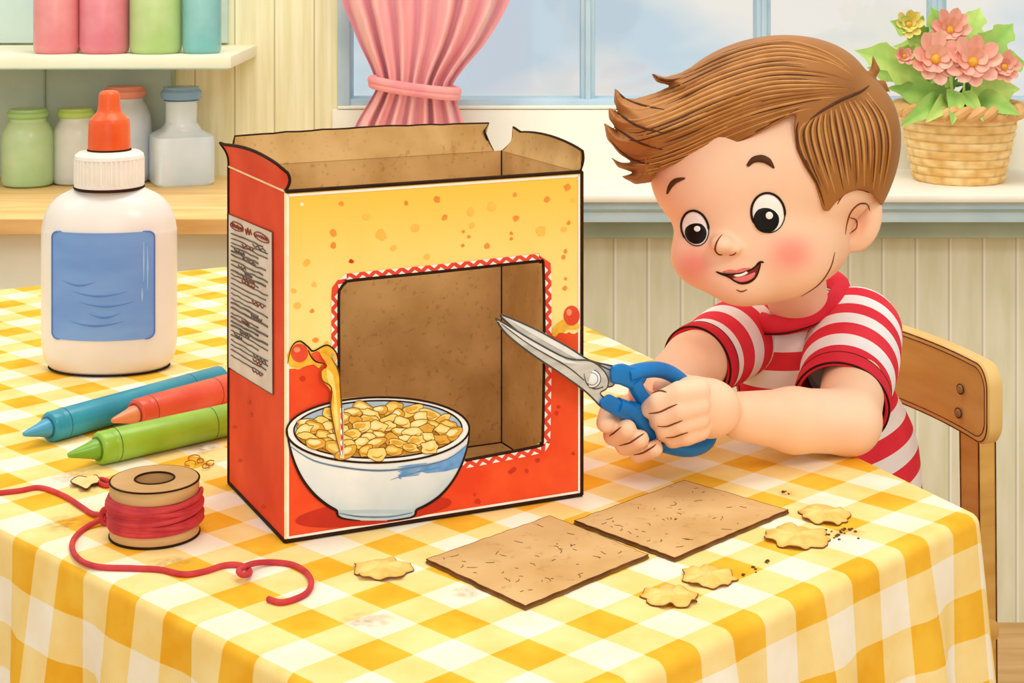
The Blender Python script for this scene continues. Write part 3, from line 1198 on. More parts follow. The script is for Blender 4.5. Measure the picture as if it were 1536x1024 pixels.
# checked ribbon printed round the window
cxw = np.array(win_uv).mean(0)
wl = cat(win_px, 5, True)
ctr = (662, 555)
K = len(wl)
cum = [0]
for i in range(K):
    a, c = wl[i], wl[(i + 1) % K]
    cum.append(cum[-1] + math.hypot(c[0] - a[0], c[1] - a[1]))


def along(sv):
    sv %= cum[-1]
    i = max(k for k in range(K) if cum[k] <= sv)
    a, c = wl[i], wl[(i + 1) % K]
    L = max(1e-6, cum[i + 1] - cum[i])
    t = (sv - cum[i]) / L
    tx, ty = (c[0] - a[0]) / L, (c[1] - a[1]) / L
    nx, ny = (ty, -tx)
    x, y = a[0] + (c[0] - a[0]) * t, a[1] + (c[1] - a[1]) * t
    if (x - ctr[0]) * nx + (y - ctr[1]) * ny < 0:
        nx, ny = -nx, -ny
    return x, y, nx, ny


nseg = int(cum[-1] / 12)
for i in range(nseg * 2):
    s0, s1 = cum[-1] * i / (nseg * 2), cum[-1] * (i + 1) / (nseg * 2)
    A, Bq = along(s0), along(s1)
    art(m, [(A[0], A[1]), (Bq[0], Bq[1]), (Bq[0] + Bq[2] * 11, Bq[1] + Bq[3] * 11), (A[0] + A[2] * 11, A[1] + A[3] * 11)], 1.6, 10)
for i in range(int(nseg * .62)):
    s0 = cum[-1] * i / int(nseg * .62)
    p0, p1, p2 = along(s0 - 7), along(s0), along(s0 + 7)
    art(m, [(p0[0] + p0[2] * .8, p0[1] + p0[3] * .8), (p1[0] + p1[2] * 6.5, p1[1] + p1[3] * 6.5), (p2[0] + p2[2] * .8, p2[1] + p2[3] * .8)], 2, 5 + 1)
    q0, q1, q2 = along(s0 + 4), along(s0 + 10), along(s0 + 16)
    art(m, [(q0[0] + q0[2] * 11, q0[1] + q0[3] * 11), (q1[0] + q1[2] * 6, q1[1] + q1[3] * 6), (q2[0] + q2[2] * 11, q2[1] + q2[3] * 11)], 2, 6)
vis = win_px[12:13] + win_px[16:] + win_px[:12]
m.tube([Vector((u, -0.0002, z)) for (u, z) in [fp(*q) for q in cat([(698, 690)] + win_px[11::-1] + [(508, 520), (508, 596)], 6)]], 0.0013, 5, 6)
E_ = 0.0015
for a, c in (((0, 0, 0), (Wd, 0, 0)), ((Wd, 0, 0), (Wd, 0, Hb)), ((Wd, 0, Hb), (0, 0, Hb))):
    m.tube([a, c], E_, 5, 6)
# slots: 0 print, 1 card, 2 orange speck, 3 pale speck, 4 red speck, 5 ink, 6 cream/white, 7 tomato, 8 highlight, 9 splash, 10 check red
# speck codes: 0 orange, 1 pale, 2 dark red, 3 (white fleck) -> ink slot is 5, so remap below
for i, q in enumerate(m.m):
    pass
m.build('front_panel', [FRONT, CARD, SPECK, SPECK2, SPECKR, INK, WHITEP, TOM, TOMH, SPL, CHK], box, world=False)


def slab(mb, lo, hi, outer_axis, outer_sign, mo, mi_):
    c = [(a + b_) / 2 for a, b_ in zip(lo, hi)]
    x0, y0, z0 = lo
    x1, y1, z1 = hi
    vs = [(x0, y0, z0), (x1, y0, z0), (x1, y1, z0), (x0, y1, z0), (x0, y0, z1), (x1, y0, z1), (x1, y1, z1), (x0, y1, z1)]
    fs = {(2, -1): (3, 2, 1, 0), (2, 1): (4, 5, 6, 7), (1, -1): (0, 1, 5, 4), (1, 1): (2, 3, 7, 6), (0, -1): (3, 0, 4, 7), (0, 1): (1, 2, 6, 5)}
    b0 = mb.add(vs, [], 0, False)
    for k, f in fs.items():
        mb.f.append(tuple(b0 + i for i in f))
        mb.m.append(mo if k == (outer_axis, outer_sign) else mi_)
        mb.s.append(False)


LBL = mat('pale_printed_label', '#E9D9C6', '#DDC9B4', 30, 0.7)
LBLI = mat('grey_scribble_print', '#7C6A5C', '#5E4E44', 60, 0.7)
LBLR = mat('brown_red_scribble_print', '#A2482E', '#8A3A26', 60, 0.7)
m = MB()
slab(m, (0, 0.0017, 0), (0.0016, Dp, Hb), 0, -1, 0, 1)
m.tube([(0, Dp, 0), (0, Dp, Hb)], E_, 2, 6)
m.tube([(0, 0, 0), (0, Dp, 0)], E_, 2, 6)
m.tube([(0.0003, 0.0003, 0.002), (0.0003, 0.0003, Hb - 0.001)], 0.0011, 3, 6)  # highlight on the near vertical edge, put in as cream colour
m.tube([(-0.0002, 0.001, Hb), (-0.0002, Dp, Hb)], 0.0008, 3, 6)
for (x, y) in ((374, 603), (377, 622), (360, 690), (395, 760), (352, 640)):
    q = [sp(*k) for k in blob(x, y, 3.2, 8, .3, rr_)]
    m.add([(-0.0003, a, z) for (a, z) in q], [tuple(range(len(q)))], 4, False)
m.build('side_panel', [SIDE, CARD, INK, CREAM, SPECKR], box, world=False)
m = MB()
lq = [sp(*k) for k in ((343, 320), (410, 348), (411, 592), (343, 550))]
m.add([(-0.0006, a, z) for (a, z) in lq], [(0, 1, 2, 3)], 0, False)


def lab(s_, t_):
    """point of the label: s_ across, t_ down (0..1)"""
    a = [lq[0][k] * (1 - s_) + lq[1][k] * s_ for k in (0, 1)]
    c = [lq[3][k] * (1 - s_) + lq[2][k] * s_ for k in (0, 1)]
    return Vector((-0.0010, a[0] * (1 - t_) + c[0] * t_, a[1] * (1 - t_) + c[1] * t_))


r3 = random.Random(11)
m.tube([lab(x, y) for x, y in ((0, 0), (1, 0), (1, 1), (0, 1))], 0.0004, 1, 5, True)


def scrib(x0, x1, y, amp, n, r, mi):
    pts = [lab(x0 + (x1 - x0) * k / n, y + amp * (1 if k % 2 else -1) * r3.uniform(.4, 1)) for k in range(n + 1)]
    m.tube(pts, r, mi, 5)


# illegible heading and lines, as in the picture
m.tube([lab(*q) for q in cat([(.08, .055), (.16, .035), (.34, .04), (.36, .07), (.2, .085), (.09, .075)], 5, True)], 0.0005, 2, 5, True)
scrib(.1, .35, .06, .015, 14, 0.0005, 2)
scrib(.42, .56, .06, .022, 5, 0.0007, 2)
m.tube([lab(*q) for q in cat([(.62, .05), (.74, .035), (.9, .05), (.92, .075), (.78, .085), (.64, .075)], 5, True)], 0.0005, 2, 5, True)
scrib(.63, .91, .06, .012, 14, 0.0005, 2)
y = 0.115
while y < 0.93:
    x1 = r3.choice((.86, .9, .9, .7, .8))
    x0 = .09
    pts = [lab(x0 + (x1 - x0) * k / 8, y + r3.uniform(-.004, .004)) for k in range(9)]
    m.tube(pts, r3.choice((.0005, .0006, .0008)), 1, 5)
    if r3.random() < .75:
        a0 = r3.uniform(.1, .6)
        scrib(a0, a0 + r3.uniform(.15, .3), y + .016, .009, r3.randint(5, 10), .0005, r3.choice((1, 1, 1, 2)))
    y += r3.choice((.026, .03, .034))
m.build('nutrition_label', [LBL, LBLI, LBLR], box, world=False)
m = MB()
slab(m, (Wd - 0.0016, 0.0017, 0), (Wd, Dp, Hb), 0, 1, 0, 1)
m.tube([(Wd, Dp, 0), (Wd, Dp, Hb)], E_, 2, 6)
m.tube([(Wd - .0018, Dp - .0018, 0.002), (Wd - .0018, Dp - .0018, Hb)], 0.0008, 2, 6)
m.tube([(Wd - .0018, 0.002, 0.0018), (Wd - .0018, Dp - .0018, 0.0018)], 0.0008, 2, 6)
m.build('side_panel', [SIDE, CARD, INK], box, world=False)
m = MB()
slab(m, (0.0017, Dp - 0.0016, 0), (Wd - 0.0017, Dp, Hb), 1, 1, 0, 1)
m.tube([(0.002, Dp - .0018, 0.0018), (Wd - .002, Dp - .0018, 0.0018)], 0.0008, 2, 6)
m.build('back_panel', [SIDE, CARD, INK], box, world=False)
m = MB()
slab(m, (0.0017, 0.0017, 0.0002), (Wd - 0.0017, Dp - 0.0017, 0.0016), 2, -1, 0, 1)
m.build('bottom_panel', [SIDE, CARD], box, world=False)


def flap(name, base, top, bow, thick, edge_ink=True, mats=None):
    """a strip of card standing on an edge: base and top polylines of equal length, bowed by the vector bow"""
    m = MB()
    n = len(base)
    K = 6
    bow, thick = Vector(bow), Vector(thick)
    V = []
    for i in range(n):
        for k in range(K + 1):
            t = k / K
            V.append(Vector(base[i]).lerp(Vector(top[i]), t) + bow * math.sin(PI * t * .9) + bow * 0)
    fs = [(i * (K + 1) + k, (i + 1) * (K + 1) + k, (i + 1) * (K + 1) + k + 1, i * (K + 1) + k + 1) for i in range(n - 1) for k in range(K)]
    f0 = fs[0]
    nn = (V[f0[1]] - V[f0[0]]).cross(V[f0[2]] - V[f0[0]])
    if nn.dot(thick) > 0:
        fs = [f[::-1] for f in fs]
    m.add(V, fs, 0, True)
    m.add([p + thick for p in V], [f[::-1] for f in fs], 1, True)
    e = [i * (K + 1) + K for i in range(n)]
    m.add([V[i] for i in e] + [V[i] + thick for i in e], [(i, i + 1, n + i + 1, n + i) for i in range(n - 1)], 3, False)
    rim = [V[k] for k in range(K + 1)] + [V[i] for i in e[1:-1]] + [V[(n - 1) * (K + 1) + k] for k in range(K, -1, -1)]
    m.tube(rim, 0.0013, 2, 6)
    return m.build(name, mats or [SIDE, CARD, INK, CREAM], box, world=False)


n = 14
bs = [(0.0, 0.001 + (Dp - 0.001) * k / n, Hb) for k in range(n + 1)]
tp = [(-0.004 - 0.004 * (k / n) ** 2, 0.001 + (Dp - 0.0005) * k / n, Hb + 0.0185 + 0.004 * math.sin(PI * k / n) + 0.001 * (k == n)) for k in range(n + 1)]
tp[0] = (0.002, 0.003, Hb + 0.013)
flap('side_flap', bs, tp, (0.003, 0, 0), (0.0012, 0, 0))
bs = [(0.002 + (Wd - 0.012) * k / 20, Dp - 0.001, Hb) for k in range(21)]
tp = [(0.006 + (Wd - 0.030) * k / 20, Dp + 0.003, Hb + 0.0235 + 0.002 * math.sin(PI * k / 20) + rr_.uniform(-.0004, .0004)) for k in range(21)]
tp[-1] = (Wd - 0.018, Dp - 0.001, Hb + 0.017)
tp[-2] = (Wd - 0.012, Dp + 0.003, Hb + 0.0235)
flap('back_flap', bs, tp, (0, 0.001, 0), (0, -0.0012, 0))
bs = [(Wd - 0.001, 0.002 + (Dp - 0.006) * k / n, Hb) for k in range(n + 1)]
tp = [(Wd + 0.001, 0.002 + (Dp - 0.016) * k / n, Hb + 0.016 + 0.006 * math.sin(PI * k / n) ** .8) for k in range(n + 1)]
tp[-1] = (Wd + 0.002, Dp - 0.016, Hb + 0.012)
tp[-2] = (Wd + 0.002, Dp - 0.017, Hb + 0.0215)
flap('side_flap', bs, tp, (0.002, 0, 0), (-0.0012, 0, 0))
m = MB()
bs = [(Wd - 0.0005, 0.0005, Hb), (Wd - 0.010, 0.001, Hb)]
m.poly([(Wd + 0.001, 0.002, Hb), (Wd + 0.001, 0.004, Hb + 0.017), (Wd - 0.004, -0.001, Hb + 0.012), (Wd - 0.007, 0.0, Hb)], (0.0006, 0.0010, 0), 0, 1)
m.build('torn_corner', [CARD, CREAM], box, world=False)

# the picture of the bowl printed on the box, standing out over the window
BOWLP, nt, b = nodes('printed_bowl_white')
f = math_(nt, 'ADD', attr(nt, 'shade'), math_(nt, 'MULTIPLY', math_(nt, 'SUBTRACT', noise(nt, 50, coords(nt)), .5), .12))
c = mixc(nt, f, '#FAF8F2', '#B4C6D2')
nt.links.new(c, b.inputs['Base Color'])
b.inputs['Roughness'].default_value = 0.5
RIMP = mat('printed_rim_blue_grey', '#B9CAD8', '#A8BCCC', 60)
BLUEP = mat('printed_blue_brush', '#5C93CF', '#77A8DB', 120)
SHADP = mat('printed_bowl_shadow', '#C92F17', '#BE2A14', 60)
prof_l = [(430, 640), (432, 660), (440, 690), (453, 718), (472, 742), (492, 758), (504, 765), (506, 772), (515, 777), (540, 780)]
prof_r = [(703, 640), (702, 660), (694, 690), (680, 718), (660, 742), (638, 757), (624, 764), (622, 771), (612, 776), (580, 780)]
m = MB()
outl = [(430, 640)] + [(566 + 137 * math.cos(a), 644 + 49 * math.sin(a)) for a in np.linspace(PI * 1.02, PI * 1.98, 30)] + cat(prof_r, 3) + cat(prof_l, 3)[::-1][:-1]
mm = []
for q in outl:
    if not mm or math.hypot(q[0] - mm[-1][0], q[1] - mm[-1][1]) > 1.0:
        mm.append(q)
m.poly([(u, 0.0002, z) for (u, z) in [fp(*q) for q in mm]], (0, 0.0011, 0), 4, 4)
art(m, ellipse(560, 767, 118, 19, -7, 40), 1.8, 5)  # the bowl's cast shadow, drawn dark red as part of the print
L_, R_ = cat(prof_l, 5), cat(prof_r, 5)
GX = 26
vs, sh_ = [], []
for a, c in zip(L_, R_):
    for k in range(GX + 1):
        t = k / GX
        x, y = a[0] + (c[0] - a[0]) * t, a[1] + (c[1] - a[1]) * t
        u, z = fp(x, y)
        vs.append((u, -0.00075, z))
        yy = (y - 640) / 140
        sh_.append(min(1, 0.10 + 0.75 * yy ** 1.5 + 0.30 * max(0, (t - .72) / .28) ** 2 - 0.15 * math.exp(-((t - .3) / .14) ** 2) + (0.5 if y > 764 and y < 770 else 0)))
fs = [(i * (GX + 1) + k, (i + 1) * (GX + 1) + k, (i + 1) * (GX + 1) + k + 1, i * (GX + 1) + k + 1) for i in range(len(L_) - 1) for k in range(GX)]
m.add(vs, fs, 0, False, shade=sh_)
vs0 = fp(566, 644)
e0 = ellipse(566, 644, 137, 49, -1, 64)
b0 = m.add([(u, -0.00100, z) for (u, z) in [fp(*q) for q in e0]], [tuple(range(64))[::-1] if False else tuple(range(64))], 0, False, shade=[0.0] * 64)
e1 = ellipse(566, 643, 126, 43, -1, 64)
art(m, e1, 5, 2)
artline(m, e0, 1.6, 5.5, 1, True, 1)
artline(m, e1, 1.2, 5.5, 1, True, 1)
artline(m, [(434, 668), (470, 690), (520, 701), (570, 705), (620, 700), (670, 688), (700, 666)], 1.4, 4.5, 6)
artline(m, cat(prof_l, 2), 2.2, 4.5, 1, n=2)
artline(m, cat(prof_r, 2), 2.2, 4.5, 1, n=2)
artline(m, [(508, 769), (540, 774), (585, 774), (618, 768)], 1.2, 4.5, 6)
art(m, [(632, 698), (660, 692), (685, 680), (699, 668), (698, 684), (690, 700), (668, 706), (640, 709), (628, 706)], 4, 3)
for k in range(9):
    y = 694 + k * 2.2
    artline(m, [(640 - k * 1.5, y), (615 - k * 2, y + 3), (596 + 3 * (k % 3), y + 6)], .9, 4.2, 3)
artline(m, [(660, 700), (630, 706), (600, 714), (585, 719)], .6, 4.4, 6)
m.build('printed_bowl', [BOWLP, INK, RIMP, BLUEP, CARD, SHADP, mat('printed_blue_grey_line', '#6F86A0', '#5C738C', 60)], box, world=False)
FL = [mat('printed_flake_' + nm, a, c, 150) for nm, a, c in (('gold', '#E9B54A', '#DDA036'), ('light', '#F7DC86', '#F2CD66'), ('deep', '#C98C2C', '#BB7E24'), ('pale', '#FBEBB4', '#F6DF94'))]
LINEP = mat('printed_brown_line', '#7A4E1A', '#6A4214', 60)
m = MB()
art(m, ellipse(566, 648, 121, 36, -1, 48), 6, 2)
r4 = random.Random(21)
pts = []
for k in range(2000):
    a, q = r4.uniform(0, 2 * PI), math.sqrt(r4.random())
    x, y = 566 + 114 * q * math.cos(a), 645 + 35 * q * math.sin(a)
    if all(((x - p[0]) / 17) ** 2 + ((y - p[1]) / 9) ** 2 > 1 for p in pts):
        pts.append((x, y))
pts.sort(key=lambda p: p[1])
lay = 6.4
for (x, y) in pts:
    lay += 0.035
    rx, ry, ro = r4.uniform(12, 20), r4.uniform(7, 11), r4.uniform(-.5, .5)
    n_ = 12
    bl = []
    for k in range(n_):
        a = 2 * PI * k / n_
        j = r4.uniform(.75, 1.15)
        xx, yy = rx * j * math.cos(a), ry * j * math.sin(a)
        bl.append((x + xx * math.cos(ro) - yy * math.sin(ro), y + xx * math.sin(ro) + yy * math.cos(ro)))
    bl = cat(bl, 3, True)
    art(m, bl, lay, r4.choice((0, 0, 1, 1)))
    artline(m, bl, .55, lay + .012, 4, True, 1)
    art(m, [(x + (q[0] - x) * .62 - 2, y + (q[1] - y) * .45 - 2.2) for q in bl], lay + .01, r4.choice((1, 3, 3, 0)))
    artline(m, [(x - rx * .5, y + ry * .35), (x, y + ry * .55), (x + rx * .5, y + ry * .2)], .9, lay + .02, 2)
m.build('printed_cereal', FL + [LINEP], box, world=False)
m = MB()
art(m, cat([(478, 528), (492, 532), (500, 545), (506, 560), (508, 580), (510, 600), (512, 620), (513, 650), (512, 684), (508, 680), (503, 655), (498, 630), (494, 610), (496, 590), (490, 578), (482, 570), (481, 555), (489, 547)], 3, True), 12, 0)
art(m, cat([(488, 552), (497, 560), (501, 580), (504, 610), (506, 640), (502, 640), (498, 612), (499, 590), (490, 570)], 3, True), 12.4, 1)
artline(m, [(480, 545), (481, 568), (495, 580), (494, 610), (500, 645), (510, 684)], 1.1, 12.6, 2)
artline(m, [(494, 534), (506, 556), (509, 590), (512, 640), (512, 684)], 1.1, 12.6, 2)
art(m, [(508, 610), (513, 610), (514, 685), (508, 685)], 12.5, 3)
for y in (616, 632, 648, 664):
    art(m, [(508.5, y), (513, y + 6), (509, y + 12)], 12.8, 4)
m.build('printed_splash', [SPL, SPLL, LINEP, WHITEP, CHK], box, world=False)

# ================================================================== glue bottle
GY = 1152 / 645
gs = GY / F
gb = TB(164, 551)
BOT = mat('milky_plastic', '#F0E8DE', '#E6DCD2', 9, 0.3, 0.4, coat=0.2)
CAPW = mat('cream_plastic_collar', '#F7F1E6', '#E9E0D2', 20, 0.4)
ORG_C = mat('orange_plastic', '#F06A2C', '#E4551E', 20, 0.35, coat=0.2)
BLUEL = mat('blue_paper_label', '#7CA3DC', '#6C94D2', 10, 0.6, stretch=(1, 1, 3))
BLUED = mat('blue_label_streak', '#5B82C2', '#5076B8', 10, 0.6)
BLUEH = mat('pale_blue_label_streak', '#A6C3EA', '#9ABAE6', 10, 0.6)
SY = 0.66
gl_ = thing('glue_bottle', 'white glue bottle with orange nozzle and blank blue label', 'glue bottle', gb)
m = MB()
bp = [(0.5, 0), (78, 0), (88, 5), (96, 18), (99, 34), (100, 60), (100, 190), (99, 210), (95, 228), (87, 243), (75, 255), (62, 262), (52, 267), (48, 272), (48, 280)]
pp = cat(bp[1:], 4)
m.lathe([(0.5 * gs, 0)] + [(r * gs, z * gs) for r, z in pp] + [(0.3 * gs, 280 * gs)], gb, 72, 0, 1, SY)
m.lathe([(79 * gs, -0.0 * gs), (90 * gs, 3 * gs), (90 * gs, 4 * gs), (79 * gs, 1.5 * gs)], gb, 72, 1, 1, SY, cap0=False, cap1=False)
m.build('bottle_body', [BOT, INK], gl_)


def blab(xp, yp, off=0.0007):
    s_ = (xp - 164) / 100
    c_ = math.sqrt(max(0, 1 - s_ * s_))
    zz = (551 - yp)
    return gb + Vector(((xp - 164) * gs * (1 + off * 8), -100 * gs * SY * c_ - off, zz * gs - 0.012 * (1 - c_) * 0))


m = MB()
x0, x1, y0, y1 = 92, 240, 340, 496
rc = 9
ol = []
for cx_, cy_, a0 in ((x1 - rc, y0 + rc, -90), (x1 - rc, y1 - rc, 0), (x0 + rc, y1 - rc, 90), (x0 + rc, y0 + rc, 180)):
    for k in range(7):
        a = math.radians(a0 + 15 * k)
        ol.append((cx_ + rc * math.cos(a), cy_ + rc * math.sin(a)))
ys = sorted(set([round(q[1], 3) for q in ol] + list(np.linspace(y0 + rc, y1 - rc, 8).round(3))))
vs, fs = [], []
G = 24
for y in ys:
    dx = rc - math.sqrt(max(0, rc * rc - max(0, (y0 + rc) - y, y - (y1 - rc)) ** 2)) if (y < y0 + rc or y > y1 - rc) else 0
    for k in range(G + 1):
        vs.append(blab(x0 + dx + (x1 - x0 - 2 * dx) * k / G, y))
fs = [(i * (G + 1) + k, (i + 1) * (G + 1) + k, (i + 1) * (G + 1) + k + 1, i * (G + 1) + k + 1) for i in range(len(ys) - 1) for k in range(G)]
m.add(vs, fs, 0, True)
rim = [blab(*q, 0.0009) for q in ol]
m.tube(rim, 0.0008, 1, 6, True)
for yy, w0, w1 in ((425, 125, 205), (440, 135, 215), (468, 120, 200), (456, 150, 195), (410, 110, 160)):
    m.tube([blab(w0 + (w1 - w0) * k / 10, yy + 6 * math.sin(PI * k / 10), 0.0006) for k in range(11)], [0.0002, 0.0011, 0.0002], 1, 6)
for xx, a, c in ((226, 354, 412), (231, 362, 424), (224, 422, 442)):
    m.tube([blab(xx, a + (c - a) * k / 6, 0.0006) for k in range(7)], [0.0003, 0.0012, 0.0003], 2, 6)
m.build('label', [BLUEL, BLUED, BLUEH], gl_)
m = MB()
rid = lambda an, z: 1 + (0.018 * (1 if math.cos(an * 44) > 0 else -1))
m.lathe([(0.5 * gs, 268 * gs), (47 * gs, 268 * gs), (51 * gs, 271 * gs), (51 * gs, 275 * gs)], gb, 64, 0)
m.lathe([(50.5 * gs, 275 * gs), (50.5 * gs, 312 * gs)], gb, 352, 0, shape=rid, cap0=False, cap1=False)
m.lathe([(51 * gs, 312 * gs), (50 * gs, 317 * gs), (45 * gs, 321 * gs), (34 * gs, 323 * gs), (0.5 * gs, 323 * gs)], gb, 64, 0, cap0=False)
m.lathe([(49 * gs, 266 * gs), (52 * gs, 268 * gs), (52 * gs, 270 * gs), (49 * gs, 271.5 * gs)], gb, 64, 1, cap0=False, cap1=False)
m.build('cap_collar', [CAPW, INK], gl_)
m = MB()
tp_ = [(0.5, 322), (30, 322), (31, 325), (30, 363), (27, 371), (20, 378), (17, 384), (15.5, 404), (14, 408), (10, 411), (0.5, 412)]
m.lathe([(r * gs, z * gs) for r, z in [tp_[0]] + cat(tp_[1:], 3)], gb, 48, 0)
m.tube([gb + Vector((31 * gs * math.cos(a), 31 * gs * math.sin(a), 324 * gs)) for a in np.linspace(0, 2 * PI, 48, False)], 0.0011, 1, 6, True)
m.tube([gb + Vector((28.3 * gs * math.cos(a), 28.3 * gs * math.sin(a), 368 * gs)) for a in np.linspace(0, 2 * PI, 48, False)], 0.0006, 1, 6, True)
m.build('nozzle_cap', [ORG_C, INK], gl_)

# ================================================================== crayon-tipped markers


def lathe_axis(mb, prof, a, d, mi=0, n=32):
    a, d = Vector(a), Vector(d).normalized()
    q = d.to_track_quat('Z', 'Y').to_matrix()
    b0 = len(mb.v)
    mb.lathe(prof, (0, 0, 0), n, mi)
    for i in range(b0, len(mb.v)):
        mb.v[i] = tuple(a + q @ Vector(mb.v[i]))


def marker(label, tip_px, end_px, R, cols, endring=True, tiptilt=0, gap=0):
    """lies on the cloth; tip_px / end_px are where its contact line runs under the collar and under the far end"""
    A, Bv = TB(*tip_px), TB(*end_px)
    d = (Bv - A)
    L = d.length
    d.normalize()
    A = A + Vector((0, 0, R))
    t = thing('marker', label, 'marker', A - Vector((0, 0, R)), 0, 'fat markers on the tablecloth')
    body, dark, tipm = cols
    m = MB()
    lathe_axis(m, [(0.0005, 0.012), (R * .95, 0.012), (R, 0.014), (R, L - 0.001), (R * .97, L), (0.0005, L)], A, d, 0)
    for q in (0.016, L - 0.040):
        lathe_axis(m, [(R * .99, q), (R * 1.012, q + .0002), (R * 1.012, q + .0009), (R * .99, q + .0011)], A, d, 1)
    m.build('barrel', [body, dark], t)
    m = MB()
    lathe_axis(m, [(0.0005, 0.0), (R * .72, 0.0), (R * .92, 0.0012), (R * .98, 0.003), (R * .98, 0.0118), (0.0005, 0.012)], A, d, 0)
    lathe_axis(m, [(R * .60, -0.0006), (R * .70, -0.0008), (R * .74, 0.0002), (R * .6, 0.0006)], A, d, 1)
    m.build('collar', [body, dark], t)
    m = MB()
    tl = 0.024 * R / 0.0125
    lathe_axis(m, [(0.0004, -tl), (R * .13, -tl + .0004), (R * .2, -tl + .003), (R * .46, -0.009), (R * .58, -0.004), (R * .6, 0.0), (0.0004, 0.0)], A, d, 0)
    m.build('tip', tipm, t)
    return t


def mk(nm, a, c):
    return mat(nm, a, c, 25, 0.35, 0.4, coat=0.25)


TE = (mk('teal_plastic', '#2C9FB4', '#1F8CA4'), mk('dark_teal_line', '#14647C', '#0F566C'), mk('blue_teal_tip', '#4CA6C8', '#3890B6'))
OR = (mk('coral_plastic', '#F2603E', '#E64E2E'), mk('dark_coral_line', '#A82E18', '#982812'), mk('peach_tip', '#F6A06C', '#F0824E'))
GR = (mk('lime_plastic', '#9CCB3C', '#86B82A'), mk('dark_green_line', '#4E7A18', '#446C12'), mk('green_tip', '#7EB52E', '#6CA422'))
marker('teal marker, farthest back of the three, tip at the left', (72, 664), (330, 590), 0.0136, TE)
marker('coral red marker with a peach tip between the teal and green ones', (203, 644), (368, 597), 0.0138, OR)
marker('lime green marker nearest the wooden spool', (146, 698), (372, 646), 0.0142, GR)

# ================================================================== spool of red string
SPW = mat('pale_spool_wood', '#D9B07A', '#C69A60', 14, 0.6, stretch=(1, 1, 6))
STR = mat('red_string', '#D24444', '#BA333A', 60, 0.6, 0.2)
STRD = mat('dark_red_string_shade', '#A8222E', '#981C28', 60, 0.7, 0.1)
so = TB(232, 801)
ss = so.y / F
spt = thing('spool', 'wooden spool wound with red string at the front left of the table', 'spool', so)
m = MB()
R = 66 * ss
h = 0.042
rh = 29 * ss
pr = [(rh, 0.0), (R * .96, 0.0), (R, 0.0015), (R, 0.0085), (R * .97, 0.010), (R * .80, 0.0105), (R * .80, 0.0305), (R * .97, 0.031), (R, 0.0325), (R, h - .0015), (R * .97, h), (rh + .001, h), (rh, h - .001), (rh, 0.0)]
m.lathe(pr, so, 64, 0, cap0=False, cap1=False)
m.tube([so + Vector((R * math.cos(a), R * math.sin(a), h - .0008)) for a in np.linspace(0, 2 * PI, 64, False)], 0.0007, 1, 6, True)
m.tube([so + Vector((rh * math.cos(a), rh * math.sin(a), h)) for a in np.linspace(0, 2 * PI, 48, False)], 0.0008, 1, 6, True)
m.tube([so + Vector((R * math.cos(a), R * math.sin(a), .0010)) for a in np.linspace(0, 2 * PI, 64, False)], 0.0010, 1, 6, True)
m.build('spool_body', [SPW, INK], spt)
sr = 0.0023
m = MB()
r5 = random.Random(4)
for k in range(7):
    z = 0.0105 + k * 0.0031
    ph, am = r5.uniform(0, 6.3), r5.uniform(.0004, .0016)
    rr = R * (0.985 + r5.uniform(0, .035))
    m.tube([so + Vector((rr * math.cos(a), rr * math.sin(a), z + am * math.sin(a + ph))) for a in np.linspace(0, 2 * PI, 60, False)], sr, 0, 8, True)
for k in range(5):
    z = 0.014 + k * 0.0036
    ph = r5.uniform(0, 6.3)
    rr = R * 1.05
    a0 = r5.uniform(0, 6.3)
    m.tube([so + Vector((rr * math.cos(a), rr * math.sin(a), z + .003 * math.sin(a + ph))) for a in np.linspace(a0, a0 + 3.6, 50)], [sr * .6] + [sr * .95] * 5 + [sr * .6], 0, 8)
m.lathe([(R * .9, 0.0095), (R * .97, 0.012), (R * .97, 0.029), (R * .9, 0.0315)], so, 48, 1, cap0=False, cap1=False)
s2r = 0.0021


def tpt(q, h=None):
    return TB(q[0], q[1], s2r if h is None else h)


path1 = [tpt((-30, 742)), tpt((25, 736)), tpt((60, 731)), tpt((95, 743)), tpt((122, 760)), tpt((138, 770)), tpt((158, 772), .006)]
m.tube(cat(path1, 8), s2r, 0, 10)
path2 = [tpt((160, 776), .006), tpt((150, 780), .004), tpt((128, 791)), tpt((111, 808)), tpt((109, 825)), tpt((122, 841)), tpt((150, 850)), tpt((200, 852)), tpt((240, 854)), tpt((275, 861)), tpt((305, 857)), tpt((335, 848)), tpt((357, 847)), tpt((372, 853)), tpt((374, 860), .004), tpt((364, 862), .006), tpt((358, 856), .0065), tpt((368, 849), .0065), tpt((385, 844), .004), tpt((412, 843)), tpt((440, 847)), tpt((460, 859)), tpt((467, 874)), tpt((460, 889)), tpt((440, 899)), tpt((420, 903)), tpt((402, 898))]
m.tube(cat(path2, 8), s2r, 0, 10)
kn = tpt((160, 773), .007)
m.tube([kn + Vector((0.0035 * math.cos(a), -.002, 0.006 * math.sin(a))) for a in np.linspace(0, 2 * PI, 20, False)], s2r, 0, 8, True)
m.tube([kn + Vector((0.004 * math.cos(a), .002 - 0.003 * math.sin(a), 0.004 * math.sin(a))) for a in np.linspace(0, 2 * PI, 20, False)], s2r, 0, 8, True)
m.tube(cat([tpt((168, 726)), tpt((158, 728)), tpt((146, 722)), tpt((152, 718)), tpt((165, 722))], 6), s2r * .9, 0, 8)
m.build('string', [STR, STRD], spt)

# ================================================================== cut-out cards, flakes, crumbs
CARD2 = mat('cut_brown_card', '#DFB67F', '#D0A268', 16, 0.85, 0.1, grain=0.4, graincol='#A97C46')
CARDE = mat('dark_card_edge', '#8A5E30', '#744C24', 60, 0.9)


